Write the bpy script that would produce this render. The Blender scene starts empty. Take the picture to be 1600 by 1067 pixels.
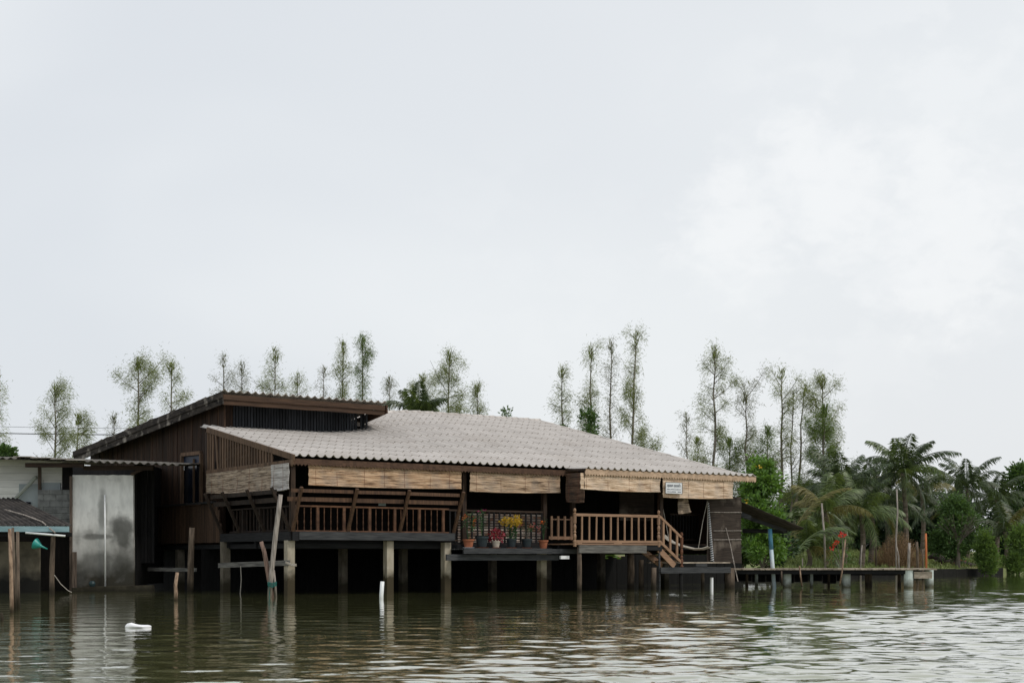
import bpy, math, random
import numpy as np
from mathutils import Vector, Matrix

random.seed(7)
sc = bpy.context.scene
COL = sc.collection
PI = math.pi
F = 2200.0            # focal length in photo pixels
HC = 1.1              # camera height over the water
HZ = 870.0            # horizon row

# ------------------------------------------------------------------ camera
cam_d = bpy.data.cameras.new("camera")
cam = bpy.data.objects.new("camera", cam_d)
COL.objects.link(cam)
cam.location = (0, 0, HC)
cam.rotation_euler = (PI / 2, 0, 0)
cam_d.sensor_width = 36.0
cam_d.lens = 36.0 * F / 1600.0
cam_d.shift_y = (HZ - 533.5) / 1600.0
cam_d.clip_start = 0.5
cam_d.clip_end = 6000
sc.camera = cam
cam_d.dof.use_dof = True
cam_d.dof.focus_distance = 44.0
cam_d.dof.aperture_fstop = 3.5
sc.view_settings.view_transform = 'Standard'
sc.view_settings.look = 'None'
sc.view_settings.gamma = 1.0
sc.view_settings.exposure = 0.12
sc.view_settings.use_curve_mapping = False


def W(px, py, Y):
    return Vector(((px - 800) / F * Y, Y, HC + (HZ - py) / F * Y))


# ------------------------------------------------------------------ materials
def nd(nt, t, **kw):
    n = nt.nodes.new(t)
    for k, v in kw.items():
        setattr(n, k, v)
    return n


def pmat(name, c1, c2=None, scale=(4, 4, 4), detail=4.0, rough=0.8, isl=0.0, bump=0.0, spec=0.25,
         lo=0.35, hi=0.65, stain=None, wet=None, trans=0.0, metallic=0.0, c3=None, dist=0.0):
    m = bpy.data.materials.new(name)
    m.use_nodes = True
    nt = m.node_tree
    b = nt.nodes["Principled BSDF"]
    L = nt.links.new
    b.inputs["Roughness"].default_value = rough
    b.inputs["Specular IOR Level"].default_value = spec
    b.inputs["Metallic"].default_value = metallic
    tc = nd(nt, "ShaderNodeTexCoord")
    mp = nd(nt, "ShaderNodeMapping")
    mp.inputs["Scale"].default_value = scale
    L(tc.outputs["Object"], mp.inputs["Vector"])
    geo = nd(nt, "ShaderNodeNewGeometry")
    if c2 is None:
        c2 = tuple(x * 0.75 for x in c1)
    nz = nd(nt, "ShaderNodeTexNoise")
    nz.inputs["Scale"].default_value = 1.0
    nz.inputs["Detail"].default_value = detail
    nz.inputs["Distortion"].default_value = dist
    # offset per island so the boards do not share one figure
    if isl > 0:
        off = nd(nt, "ShaderNodeVectorMath", operation='SCALE')
        off.inputs[0].default_value = (37.0, 19.0, 53.0)
        L(geo.outputs["Random Per Island"], off.inputs["Scale"])
        add = nd(nt, "ShaderNodeVectorMath", operation='ADD')
        L(mp.outputs["Vector"], add.inputs[0])
        L(off.outputs["Vector"], add.inputs[1])
        L(add.outputs["Vector"], nz.inputs["Vector"])
    else:
        L(mp.outputs["Vector"], nz.inputs["Vector"])
    rp = nd(nt, "ShaderNodeMapRange")
    rp.inputs["From Min"].default_value = lo
    rp.inputs["From Max"].default_value = hi
    L(nz.outputs["Fac"], rp.inputs["Value"])
    mx = nd(nt, "ShaderNodeMix", data_type='RGBA')
    mx.inputs["A"].default_value = (*c1, 1)
    mx.inputs["B"].default_value = (*c2, 1)
    L(rp.outputs["Result"], mx.inputs["Factor"])
    col = mx.outputs["Result"]
    if c3 is not None:       # large soft patches
        n3 = nd(nt, "ShaderNodeTexNoise")
        n3.inputs["Scale"].default_value = c3[1]
        n3.inputs["Detail"].default_value = 5
        L(tc.outputs["Object"], n3.inputs["Vector"])
        r3 = nd(nt, "ShaderNodeMapRange")
        r3.inputs["From Min"].default_value = c3[2]
        r3.inputs["From Max"].default_value = c3[3]
        L(n3.outputs["Fac"], r3.inputs["Value"])
        m3 = nd(nt, "ShaderNodeMix", data_type='RGBA')
        L(r3.outputs["Result"], m3.inputs["Factor"])
        L(col, m3.inputs["A"])
        m3.inputs["B"].default_value = (*c3[0], 1)
        col = m3.outputs["Result"]
    if isl > 0:
        hs_ = nd(nt, "ShaderNodeMapRange")
        hs_.inputs["To Min"].default_value = 1 - isl
        hs_.inputs["To Max"].default_value = 1 + isl
        L(geo.outputs["Random Per Island"], hs_.inputs["Value"])
        ml = nd(nt, "ShaderNodeVectorMath", operation='SCALE')
        L(col, ml.inputs[0])
        L(hs_.outputs["Result"], ml.inputs["Scale"])
        col = ml.outputs["Vector"]
    if wet is not None:      # tide mark: (colour, z_full, z_none)
        sp = nd(nt, "ShaderNodeSeparateXYZ")
        L(geo.outputs["Position"], sp.inputs["Vector"])
        nw = nd(nt, "ShaderNodeTexNoise")
        nw.inputs["Scale"].default_value = 6.0 if len(wet) < 5 else wet[4]
        nw.inputs["Detail"].default_value = 4.0
        L(geo.outputs["Position"], nw.inputs["Vector"])
        ma = nd(nt, "ShaderNodeMath", operation='MULTIPLY_ADD')
        L(nw.outputs["Fac"], ma.inputs[0])
        ma.inputs[1].default_value = 0.35 if len(wet) < 4 else wet[3]
        L(sp.outputs["Z"], ma.inputs[2])
        rw = nd(nt, "ShaderNodeMapRange")
        rw.inputs["From Min"].default_value = wet[1]
        rw.inputs["From Max"].default_value = wet[2]
        rw.inputs["To Min"].default_value = 1
        rw.inputs["To Max"].default_value = 0
        L(ma.outputs["Value"], rw.inputs["Value"])
        mw = nd(nt, "ShaderNodeMix", data_type='RGBA')
        L(rw.outputs["Result"], mw.inputs["Factor"])
        L(col, mw.inputs["A"])
        mw.inputs["B"].default_value = (*wet[0], 1)
        col = mw.outputs["Result"]
    L(col, b.inputs["Base Color"])
    if bump > 0:
        bp = nd(nt, "ShaderNodeBump")
        bp.inputs["Strength"].default_value = min(1.0, bump)
        bp.inputs["Distance"].default_value = 0.02
        L(nz.outputs["Fac"], bp.inputs["Height"])
        L(bp.outputs["Normal"], b.inputs["Normal"])
    if trans > 0:
        out = nt.nodes["Material Output"]
        tr = nd(nt, "ShaderNodeBsdfTranslucent")
        g = nd(nt, "ShaderNodeVectorMath", operation='MULTIPLY')
        g.inputs[1].default_value = (1.25, 1.2, 0.55)
        L(col, g.inputs[0])
        L(g.outputs["Vector"], tr.inputs["Color"])
        ms = nd(nt, "ShaderNodeMixShader")
        ms.inputs["Fac"].default_value = trans
        L(b.outputs["BSDF"], ms.inputs[1])
        L(tr.outputs["BSDF"], ms.inputs[2])
        L(ms.outputs["Shader"], out.inputs["Surface"])
    return m


M = {}
M['roof'] = pmat("cement_tile", (.545, .512, .482), (.465, .434, .406), scale=(2.2, .35, 2), rough=.85, bump=.1, spec=.2, isl=.06,
                 c3=((.42, .38, .345), .6, .55, .85))
M['roof_old'] = pmat("weathered_cement_sheet", (.40, .37, .32), (.20, .18, .155), scale=(1.5, 1.5, 1.5), rough=.9, bump=.3, isl=.1)
M['roof_dark'] = pmat("mossy_cement_sheet", (.075, .066, .06), (.03, .028, .027), scale=(2, 2, 2), rough=.95, bump=.3, isl=.2)
M['roof_pale'] = pmat("pale_sheet", (.42, .39, .36), (.2, .18, .16), scale=(2, 2, 2), rough=.9, bump=.2, isl=.15)
M['wall_v'] = pmat("brown_plank_upright", (.048, .026, .015), (.017, .010, .007), scale=(14, 14, .9), rough=.8, isl=.35, bump=.3)
M['wood_v'] = pmat("dark_wood_upright", (.046, .027, .017), (.020, .013, .009), scale=(25, 25, 2), rough=.75, isl=.3, bump=.3)
M['wood_h'] = pmat("dark_wood_level", (.050, .031, .020), (.020, .013, .010), scale=(2, 2, 30), rough=.75, isl=.3, bump=.3)
M['black_v'] = pmat("black_wood_upright", (.016, .015, .015), (.007, .007, .008), scale=(25, 25, 2), rough=.85, isl=.4)  # near-black wood with upright grain
M['black_h'] = pmat("black_wood_level", (.018, .018, .020), (.008, .009, .010), scale=(2, 2, 30), rough=.85, isl=.3)
M['slate_v'] = pmat("blue_black_slat", (.030, .033, .038), (.014, .016, .019), scale=(20, 20, 2), rough=.8, isl=.35)
M['warm_v'] = pmat("varnished_wood_upright", (.31, .19, .115), (.19, .11, .066), scale=(25, 25, 2), rough=.55, isl=.22, spec=.4)
M['warm_h'] = pmat("varnished_wood_level", (.33, .20, .122), (.21, .122, .074), scale=(2, 2, 30), rough=.55, isl=.2, spec=.4)
M['fascia_d'] = pmat("fascia_brown", (.105, .060, .038), (.058, .033, .022), scale=(1.5, 1.5, 25), rough=.8, isl=.2)
M['fascia_l'] = pmat("fascia_tan", (.52, .38, .27), (.37, .26, .175), scale=(1.5, 1.5, 25), rough=.75, isl=.15)
M['lattice'] = pmat("lattice_wood", (.15, .095, .060), (.075, .048, .032), scale=(20, 20, 1.5), rough=.85, isl=.3)
M['barge'] = pmat("barge_board", (.060, .050, .042), (.014, .012, .011), scale=(3, 3, 12), rough=.9, isl=.15,
                  c3=((.30, .27, .235), 2.6, .54, .70))
M['grey_h'] = pmat("weathered_board", (.17, .165, .15), (.075, .072, .068), scale=(2, 2, 26), rough=.9, isl=.2, bump=.4)
M['grey_dk'] = pmat("damp_board", (.060, .062, .064), (.028, .030, .033), scale=(2, 2, 26), rough=.85, isl=.25, bump=.4)
M['concrete'] = pmat("post_concrete", (.40, .36, .285), (.28, .245, .185), scale=(7, 7, 3), rough=.9, isl=.1, bump=.3,
                     wet=((.050, .040, .023), .62, .92))
M['pile'] = pmat("old_pile_wood", (.15, .115, .085), (.06, .045, .034), scale=(18, 18, 2.5), rough=.9, isl=.25, bump=.5,
                 wet=((.030, .024, .016), .30, .55))
M['bark'] = pmat("pole_bark", (.38, .27, .19), (.13, .085, .06), scale=(16, 16, 5), rough=.9, isl=.15, bump=.5,
                 wet=((.055, .042, .027), .22, .42))
M['bark_grey'] = pmat("bleached_pole", (.40, .36, .32), (.15, .13, .115), scale=(30, 30, 2.5), rough=.9, isl=.1, bump=.5)
M['pvc'] = pmat("white_pipe", (.78, .80, .80), (.70, .72, .73), rough=.35, spec=.5)
M['pvc_blue'] = pmat("blue_pipe", (.085, .27, .40), (.07, .22, .33), rough=.4, spec=.5)
M['pale_teal'] = pmat("painted_concrete", (.62, .69, .66), (.50, .56, .54), scale=(5, 5, 3), rough=.8,
                      wet=((.10, .10, .065), .22, .50))
M['plaster'] = pmat("stained_plaster", (.80, .80, .77), (.60, .60, .58), scale=(4.5, 4.5, 1.6), detail=8, rough=.95, spec=.05, bump=.4,
                    c3=((.20, .20, .19), 1.5, .56, .80), wet=((.048, .045, .035), 1.55, 3.3, 2.6, 1.0))
M['block'] = pmat("grey_block", (.26, .27, .265), (.15, .155, .155), scale=(5, 5, 5), rough=.95, bump=.4)
M['block_dk'] = pmat("damp_block", (.13, .115, .085), (.065, .058, .042), scale=(3, 3, 3), rough=.95, bump=.3,
                     wet=((.012, .012, .010), .55, .95))
M['clap'] = pmat("white_board", (.80, .80, .77), (.66, .66, .63), scale=(1.2, 1.2, 9), rough=.7, isl=.06)
M['bluepaint'] = pmat("light_blue_board", (.28, .41, .44), (.19, .30, .33), scale=(2, 2, 8), rough=.7)
M['teal'] = pmat("teal_plastic", (.015, .27, .235), (.012, .21, .18), rough=.4, spec=.5)
M['terracotta'] = pmat("terracotta", (.36, .135, .068), (.27, .095, .05), scale=(9, 9, 9), rough=.85)
M['potdark'] = pmat("dark_plastic_pot", (.028, .040, .046), (.02, .029, .034), rough=.5)
M['potwhite'] = pmat("cream_pot", (.50, .45, .38), (.40, .35, .29), rough=.6)
M['plant'] = pmat("potted_leaf", (.05, .12, .045), (.03, .075, .03), rough=.6, isl=.4, trans=.25)
M['red'] = pmat("crimson_leaf", (.30, .03, .05), (.16, .018, .028), rough=.5, isl=.5, trans=.25)
M['pinkred'] = pmat("dull_red_petal", (.36, .10, .09), (.25, .07, .07), rough=.6, isl=.4, trans=.25)
M['yellow'] = pmat("yellow_petal", (.56, .39, .05), (.44, .28, .03), rough=.6, isl=.3, trans=.25)
M['orange'] = pmat("orange_petal", (.55, .14, .03), (.45, .10, .02), rough=.6, isl=.3, trans=.2)
M['orange_paint'] = pmat("orange_pole", (.52, .17, .06), (.36, .11, .04), scale=(20, 20, 3), rough=.7)
M['flowerred'] = pmat("scarlet_petal", (.70, .05, .04), (.50, .03, .03), rough=.6, isl=.3, trans=.25)
M['white'] = pmat("white_foam", (.82, .83, .84), (.74, .75, .77), scale=(9, 9, 9), rough=.7, bump=.3)
M['rope'] = pmat("pale_rope", (.42, .39, .34), (.26, .24, .21), scale=(30, 30, 30), rough=.9)
M['bluerope'] = pmat("green_cord", (.03, .16, .14), (.02, .09, .08), scale=(30, 30, 30), rough=.9)
M['wire'] = pmat("cable", (.05, .055, .06), (.04, .04, .045), rough=.6)
M['glassdk'] = pmat("dark_pane", (.010, .014, .022), (.007, .009, .014), rough=.12, spec=.5)
M['jet_top'] = pmat("jetty_board", (.42, .36, .29), (.25, .21, .165), scale=(6, 1.5, 20), rough=.9, isl=.25, bump=.3)
M['mud'] = pmat("bank_wall", (.011, .0105, .009), (.006, .006, .005), scale=(3, 3, 3), rough=.95, bump=.5)
M['brownleaf'] = pmat("dry_stalk", (.32, .22, .13), (.20, .135, .08), rough=.85, isl=.4, trans=.2)
M['trunk'] = pmat("tree_bark", (.20, .175, .145), (.11, .095, .08), scale=(7, 7, 1.5), rough=.95, bump=.5)
M['palmtrunk'] = pmat("palm_bark", (.17, .14, .11), (.08, .065, .05), scale=(2, 2, 9), rough=.95, bump=.5)
M['needle'] = pmat("casuarina_needle", (.23, .27, .12), (.165, .20, .09), rough=.7, isl=.4, trans=.5)
M['needle_dk'] = pmat("casuarina_needle_dense", (.16, .225, .07), (.10, .15, .05), rough=.7, isl=.4, trans=.35)
M['needle_grey'] = pmat("casuarina_needle_grey", (.185, .20, .13), (.135, .148, .098), rough=.75, isl=.35, trans=.5)
M['palm'] = pmat("palm_leaflet", (.080, .115, .046), (.038, .062, .026), rough=.42, isl=.55, trans=.25, spec=.45)
M['palm_lit'] = pmat("lit_palm_leaflet", (.15, .20, .075), (.085, .13, .048), rough=.42, isl=.5, trans=.3, spec=.5)  # brighter palm green, sunlit highlights put into the colour
M['palm_yel'] = pmat("yellowing_palm_leaflet", (.22, .20, .075), (.13, .125, .045), rough=.55, isl=.4, trans=.3, spec=.35)
M['leaf'] = pmat("glossy_leaf", (.15, .27, .055), (.085, .175, .036), rough=.4, isl=.5, trans=.3, spec=.45)
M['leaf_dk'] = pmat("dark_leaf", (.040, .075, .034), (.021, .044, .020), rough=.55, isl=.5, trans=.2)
M['leaf_mid'] = pmat("bush_leaf", (.105, .18, .06), (.062, .118, .04), rough=.6, isl=.45, trans=.28)
M['leaf_lt'] = pmat("light_bush_leaf", (.145, .225, .062), (.085, .15, .042), rough=.55, isl=.4, trans=.32)
M['grassb'] = pmat("grass_blade", (.20, .245, .095), (.14, .18, .065), rough=.8, isl=.35, trans=.25)
M['screen'] = pmat("old_reed", (.062, .048, .038), (.022, .017, .014), scale=(1.5, 1.5, 45), rough=.9, bump=.4,
                   c3=((.16, .135, .11), 1.7, .55, .72))
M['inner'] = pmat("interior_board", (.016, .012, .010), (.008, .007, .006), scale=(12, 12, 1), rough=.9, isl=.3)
M['stripe'] = pmat("pale_slat", (.42, .35, .29), (.24, .17, .13), scale=(2, 2, 22), rough=.7)
M['sign'] = pmat("sign_board", (.72, .74, .76), (.66, .68, .70), rough=.5)
M['ink'] = pmat("sign_ink", (.10, .11, .14), (.08, .09, .12), rough=.6)


def blind_mat(name, c1, c2, c3):
    m = bpy.data.materials.new(name)
    m.use_nodes = True
    nt = m.node_tree
    L = nt.links.new
    b = nt.nodes["Principled BSDF"]
    b.inputs["Roughness"].default_value = .75
    b.inputs["Specular IOR Level"].default_value = .2
    tc = nd(nt, "ShaderNodeTexCoord")
    prev = None
    for sc_, lo, hi, a, bb in (((.8, .8, 24), .43, .57, c1, c2), ((1.3, 1.3, 26), .50, .60, None, c3)):
        mp = nd(nt, "ShaderNodeMapping")
        mp.inputs["Scale"].default_value = sc_
        L(tc.outputs["Object"], mp.inputs["Vector"])
        nz = nd(nt, "ShaderNodeTexNoise")
        nz.inputs["Scale"].default_value = 1
        nz.inputs["Detail"].default_value = 5
        nz.inputs["Roughness"].default_value = .7
        L(mp.outputs["Vector"], nz.inputs["Vector"])
        r = nd(nt, "ShaderNodeMapRange")
        r.inputs["From Min"].default_value = lo
        r.inputs["From Max"].default_value = hi
        L(nz.outputs["Fac"], r.inputs["Value"])
        mx = nd(nt, "ShaderNodeMix", data_type='RGBA')
        if prev is None:
            mx.inputs["A"].default_value = (*a, 1)
            bp = nd(nt, "ShaderNodeBump")
            bp.inputs["Strength"].default_value = .8
            bp.inputs["Distance"].default_value = .02
            L(nz.outputs["Fac"], bp.inputs["Height"])
            L(bp.outputs["Normal"], b.inputs["Normal"])
        else:
            L(prev, mx.inputs["A"])
        mx.inputs["B"].default_value = (*bb, 1)
        L(r.outputs["Result"], mx.inputs["Factor"])
        prev = mx.outputs["Result"]
    n3 = nd(nt, "ShaderNodeTexNoise"); n3.inputs["Scale"].default_value = 1.7; n3.inputs["Detail"].default_value = 5
    L(tc.outputs["Object"], n3.inputs["Vector"])
    r3 = nd(nt, "ShaderNodeMapRange"); r3.inputs["From Min"].default_value = .48; r3.inputs["From Max"].default_value = .72; r3.inputs["To Max"].default_value = .6
    L(n3.outputs["Fac"], r3.inputs["Value"])
    m3 = nd(nt, "ShaderNodeMix", data_type='RGBA')
    L(r3.outputs["Result"], m3.inputs["Factor"]); L(prev, m3.inputs["A"])
    g_ = sum(c2) / 3
    m3.inputs["B"].default_value = (g_ * 1.05, g_ * .92, g_ * .80, 1)
    L(m3.outputs["Result"], b.inputs["Base Color"])
    return m


M['bl_warm'] = blind_mat("bamboo_warm", (.62, .44, .29), (.38, .235, .135), (.12, .068, .040))
M['bl_pale'] = blind_mat("bamboo_pale", (.76, .60, .45), (.55, .39, .26), (.26, .165, .10))
M['bl_mid'] = blind_mat("bamboo_aged", (.58, .43, .30), (.33, .22, .14), (.10, .065, .042))
M['bl_old'] = blind_mat("bamboo_grey_brown", (.46, .37, .28), (.25, .185, .13), (.085, .06, .042))
M['bl_grey'] = blind_mat("bamboo_grey", (.58, .56, .54), (.38, .355, .335), (.17, .155, .145))
M['bl_dark'] = blind_mat("bamboo_dark", (.16, .10, .068), (.085, .052, .036), (.03, .02, .016))
M['cord'] = pmat("blind_cord", (.22, .08, .05), (.15, .05, .03), rough=.9)


def valley_shade(m, pitch, dark, amount):
    """uneven shade painted into the valleys of the corrugation to bring out its relief"""
    nt = m.node_tree
    L = nt.links.new
    b = nt.nodes["Principled BSDF"]
    src = b.inputs["Base Color"].links[0].from_socket
    tc = nd(nt, "ShaderNodeTexCoord")
    sp = nd(nt, "ShaderNodeSeparateXYZ")
    L(tc.outputs["Object"], sp.inputs["Vector"])
    k = nd(nt, "ShaderNodeMath", operation='MULTIPLY')
    L(sp.outputs["X"], k.inputs[0]); k.inputs[1].default_value = 2 * PI / pitch
    c = nd(nt, "ShaderNodeMath", operation='COSINE')
    L(k.outputs[0], c.inputs[0])
    r = nd(nt, "ShaderNodeMapRange")
    r.inputs["From Min"].default_value = -.1; r.inputs["From Max"].default_value = -1.0
    L(c.outputs[0], r.inputs["Value"])
    nz = nd(nt, "ShaderNodeTexNoise"); nz.inputs["Scale"].default_value = 1.0; nz.inputs["Detail"].default_value = 4
    mp = nd(nt, "ShaderNodeMapping"); mp.inputs["Scale"].default_value = (1.8, .5, 1)
    L(tc.outputs["Object"], mp.inputs["Vector"]); L(mp.outputs["Vector"], nz.inputs["Vector"])
    r2 = nd(nt, "ShaderNodeMapRange")
    r2.inputs["From Min"].default_value = .3; r2.inputs["From Max"].default_value = .7
    r2.inputs["To Min"].default_value = amount * .35; r2.inputs["To Max"].default_value = amount
    L(nz.outputs["Fac"], r2.inputs["Value"])
    ml = nd(nt, "ShaderNodeMath", operation='MULTIPLY')
    L(r.outputs[0], ml.inputs[0]); L(r2.outputs[0], ml.inputs[1])
    mx = nd(nt, "ShaderNodeMix", data_type='RGBA')
    L(ml.outputs[0], mx.inputs["Factor"]); L(src, mx.inputs["A"]); mx.inputs["B"].default_value = (*dark, 1)
    L(mx.outputs["Result"], b.inputs["Base Color"])


def stain_spots(m, spots, dark):
    """damp patches of their own shape: (x, z, rx, rz, strength) in object space"""
    nt = m.node_tree
    L = nt.links.new
    b = nt.nodes["Principled BSDF"]
    tc = nd(nt, "ShaderNodeTexCoord")
    nz = nd(nt, "ShaderNodeTexNoise"); nz.inputs["Scale"].default_value = 2.2; nz.inputs["Detail"].default_value = 6
    L(tc.outputs["Object"], nz.inputs["Vector"])
    for x, z, rx, rz, st in spots:
        src = b.inputs["Base Color"].links[0].from_socket
        mp = nd(nt, "ShaderNodeMapping")
        mp.inputs["Scale"].default_value = (1 / rx, 0, 1 / rz)
        mp.inputs["Location"].default_value = (-x / rx, 0, -z / rz)
        L(tc.outputs["Object"], mp.inputs["Vector"])
        ln_ = nd(nt, "ShaderNodeVectorMath", operation='LENGTH')
        L(mp.outputs["Vector"], ln_.inputs[0])
        ad = nd(nt, "ShaderNodeMath", operation='MULTIPLY_ADD')
        L(nz.outputs["Fac"], ad.inputs[0]); ad.inputs[1].default_value = 1.5
        L(ln_.outputs["Value"], ad.inputs[2])
        r = nd(nt, "ShaderNodeMapRange"); r.interpolation_type = 'SMOOTHSTEP'
        r.inputs["From Min"].default_value = 1.25; r.inputs["From Max"].default_value = 2.0
        r.inputs["To Min"].default_value = st; r.inputs["To Max"].default_value = 0
        L(ad.outputs[0], r.inputs["Value"])
        mx = nd(nt, "ShaderNodeMix", data_type='RGBA')
        L(r.outputs[0], mx.inputs["Factor"]); L(src, mx.inputs["A"]); mx.inputs["B"].default_value = (*dark, 1)
        L(mx.outputs["Result"], b.inputs["Base Color"])


valley_shade(M['roof'], .27, (.22, .205, .19), .55)  # valley shading painted into the tile colour
stain_spots(M['plaster'], [((px - 100) / 2200 * 45, (918 - py) / 2200 * 45, rx, rz, st) for px, py, rx, rz, st in
            ((192, 832, .42, .62, .85), (160, 800, .16, .75, .5), (150, 838, .55, .10, .6), (152, 880, .6, .5, .55), (190, 885, .5, .5, .6), (122, 905, .35, .3, .6))],
            (.055, .056, .050))


# ------------------------------------------------------------------ mesh builder
class MB:
    def __init__(self):
        self.v = []
        self.f = []

    def add(self, vs, fs):
        o = len(self.v)
        self.v += [tuple(p) for p in vs]
        self.f += [tuple(i + o for i in f) for f in fs]
        return self

    def box(self, x0, x1, y0, y1, z0, z1):
        vs = [(x0, y0, z0), (x1, y0, z0), (x1, y1, z0), (x0, y1, z0), (x0, y0, z1), (x1, y0, z1), (x1, y1, z1), (x0, y1, z1)]
        return self.add(vs, [(3, 2, 1, 0), (4, 5, 6, 7), (0, 1, 5, 4), (1, 2, 6, 5), (2, 3, 7, 6), (3, 0, 4, 7)])

    def bar(self, p, q, w, h, side=None):
        p = Vector(p); q = Vector(q)
        d = (q - p).normalized()
        up = Vector((0, 0, 1)) if abs(d.z) < .95 else Vector((0, 1, 0))
        a = Vector(side).normalized() if side is not None else d.cross(up).normalized()
        b = a.cross(d).normalized()
        a = d.cross(b).normalized() * (1 if a.dot(d.cross(b)) > 0 else -1)
        vs = []
        for c in (p, q):
            for sa, sb in ((-1, -1), (1, -1), (1, 1), (-1, 1)):
                vs.append(c + a * (w / 2 * sa) + b * (h / 2 * sb))
        return self.add(vs, [(3, 2, 1, 0), (4, 5, 6, 7), (0, 1, 5, 4), (1, 2, 6, 5), (2, 3, 7, 6), (3, 0, 4, 7)])

    def tube(self, pts, rad, n=8, cap=True):
        pts = [Vector(p) for p in pts]
        if not isinstance(rad, (list, tuple)):
            rad = [rad] * len(pts)
        vs = []; fs = []
        for i, p in enumerate(pts):
            d = (pts[min(i + 1, len(pts) - 1)] - pts[max(i - 1, 0)]).normalized()
            up = Vector((0, 0, 1)) if abs(d.z) < .9 else Vector((0, 1, 0))
            a = d.cross(up).normalized(); b = a.cross(d).normalized()
            for k in range(n):
                t = 2 * PI * k / n
                vs.append(p + (a * math.cos(t) + b * math.sin(t)) * rad[i])
        for i in range(len(pts) - 1):
            for k in range(n):
                k2 = (k + 1) % n
                fs.append((i * n + k, i * n + k2, (i + 1) * n + k2, (i + 1) * n + k))
        if cap:
            fs.append(tuple(range(n - 1, -1, -1)))
            fs.append(tuple((len(pts) - 1) * n + k for k in range(n)))
        return self.add(vs, fs)

    def lathe(self, c, prof, n=10, cap=True):
        vs = []; fs = []
        for r, z in prof:
            for k in range(n):
                t = 2 * PI * k / n
                vs.append((c[0] + r * math.cos(t), c[1] + r * math.sin(t), c[2] + z))
        for i in range(len(prof) - 1):
            for k in range(n):
                k2 = (k + 1) % n
                fs.append((i * n + k, i * n + k2, (i + 1) * n + k2, (i + 1) * n + k))
        if cap:
            fs.append(tuple(range(n - 1, -1, -1)))
            fs.append(tuple((len(prof) - 1) * n + k for k in range(n)))
        return self.add(vs, fs)

    def poly(self, *ps):
        return self.add(ps, [tuple(range(len(ps)))])

    def prism(self, ring, dvec):
        n = len(ring)
        d = Vector(dvec)
        vs = [Vector(p) for p in ring] + [Vector(p) + d for p in ring]
        fs = [tuple(range(n)), tuple(range(2 * n - 1, n - 1, -1))]
        for i in range(n):
            j = (i + 1) % n
            fs.append((i, n + i, n + j, j))
        return self.add(vs, fs)

    def grid(self, rows):
        nr = len(rows); nc = len(rows[0])
        vs = [p for r in rows for p in r]
        fs = [(i * nc + j, i * nc + j + 1, (i + 1) * nc + j + 1, (i + 1) * nc + j) for i in range(nr - 1) for j in range(nc - 1)]
        return self.add(vs, fs)

    def build(self, name, mat, parent=None, world=False, smooth=False, solid=0.0):
        vs = self.v
        if parent is not None and world:
            r = parent.rotation_euler.z
            c, s = math.cos(-r), math.sin(-r)
            lx, ly, lz = parent.location
            vs = [((x - lx) * c - (y - ly) * s, (x - lx) * s + (y - ly) * c, z - lz) for x, y, z in vs]
        loc = None
        if parent is None:
            a = np.array(vs)
            loc = ((a[:, 0].min() + a[:, 0].max()) / 2, (a[:, 1].min() + a[:, 1].max()) / 2, a[:, 2].min())
            vs = [tuple(p) for p in (a - np.array(loc))]
        me = bpy.data.meshes.new(name)
        me.from_pydata(vs, [], self.f)
        me.update()
        if smooth:
            me.polygons.foreach_set("use_smooth", [True] * len(me.polygons))
        me.materials.append(mat)
        o = bpy.data.objects.new(name, me)
        COL.objects.link(o)
        if loc is not None:
            o.location = loc
        if parent is not None:
            o.parent = parent
        if solid:
            md = o.modifiers.new("thickness", 'SOLIDIFY')
            md.thickness = solid
            md.offset = -1
        return o


def thing(name, label, cat, loc=(0, 0, 0), rot=0.0, group=None):
    o = bpy.data.objects.new(name, None)
    o.empty_display_size = .3
    COL.objects.link(o)
    o.location = loc
    o.rotation_euler = (0, 0, rot)
    o["label"] = label
    o["category"] = cat
    if group:
        o["group"] = group
    return o


def tag(o, label, cat, group=None):
    o["label"] = label
    o["category"] = cat
    if group:
        o["group"] = group
    return o


def structure(o, kind='structure'):
    o["kind"] = kind
    return o


def rnd(a, b):
    return random.uniform(a, b)


# ------------------------------------------------------------------ house frame
Ax, Ay = -6.32, 40.33
UX, UY = 0.8217, 0.5699
VX, VY = -0.5699, 0.8217
ROT = math.atan2(UY, UX)


def hs(px, t):
    k = (px - 800) / F
    return (k * (Ay + VY * t) - Ax - VX * t) / (UX - k * UY)


def ht(px, s):
    k = (px - 800) / F
    return (k * (Ay + UY * s) - Ax - UX * s) / (VX - k * VY)


def hY(s, t):
    return Ay + UY * s + VY * t


def hz(py, s, t):
    return HC + (HZ - py) / F * hY(s, t)


def hw(s, t, z):
    return Vector((Ax + UX * s + VX * t, Ay + UY * s + VY * t, z))


def wl(p):      # world -> house local
    dx, dy = p[0] - Ax, p[1] - Ay
    return Vector((dx * UX + dy * UY, dx * VX + dy * VY, p[2]))


house = thing("wooden_house", "large dark wooden stilt house with a pale corrugated tile roof standing over the river", "house",
              (Ax, Ay, 0), ROT)


def H(mb, name, mat, parent=None, **kw):
    return mb.build(name, M[mat] if isinstance(mat, str) else mat, parent or house, **kw)


# --- front roof: warped corrugated tile slope
PITCH = .27


def sstep(a, b, x):
    x = max(0.0, min(1.0, (x - a) / (b - a)))
    return x * x * (3 - 2 * x)


def slope(s):
    return .20 + .081 * sstep(4.0, 9.5, s)


def corr(s):
    w = math.cos(2 * PI * s / PITCH)
    return .042 * (w + .22 * math.cos(4 * PI * s / PITCH))


RIDGE_T = 9.0
HIP0 = (17.75, 0.0)
HIP1 = (15.2, 9.0)


def hip_s(t):
    return HIP0[0] + (HIP1[0] - HIP0[0]) * (t / 9.0)


def roof_z(s, t):
    return 4.0 + slope(s) * t


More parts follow.
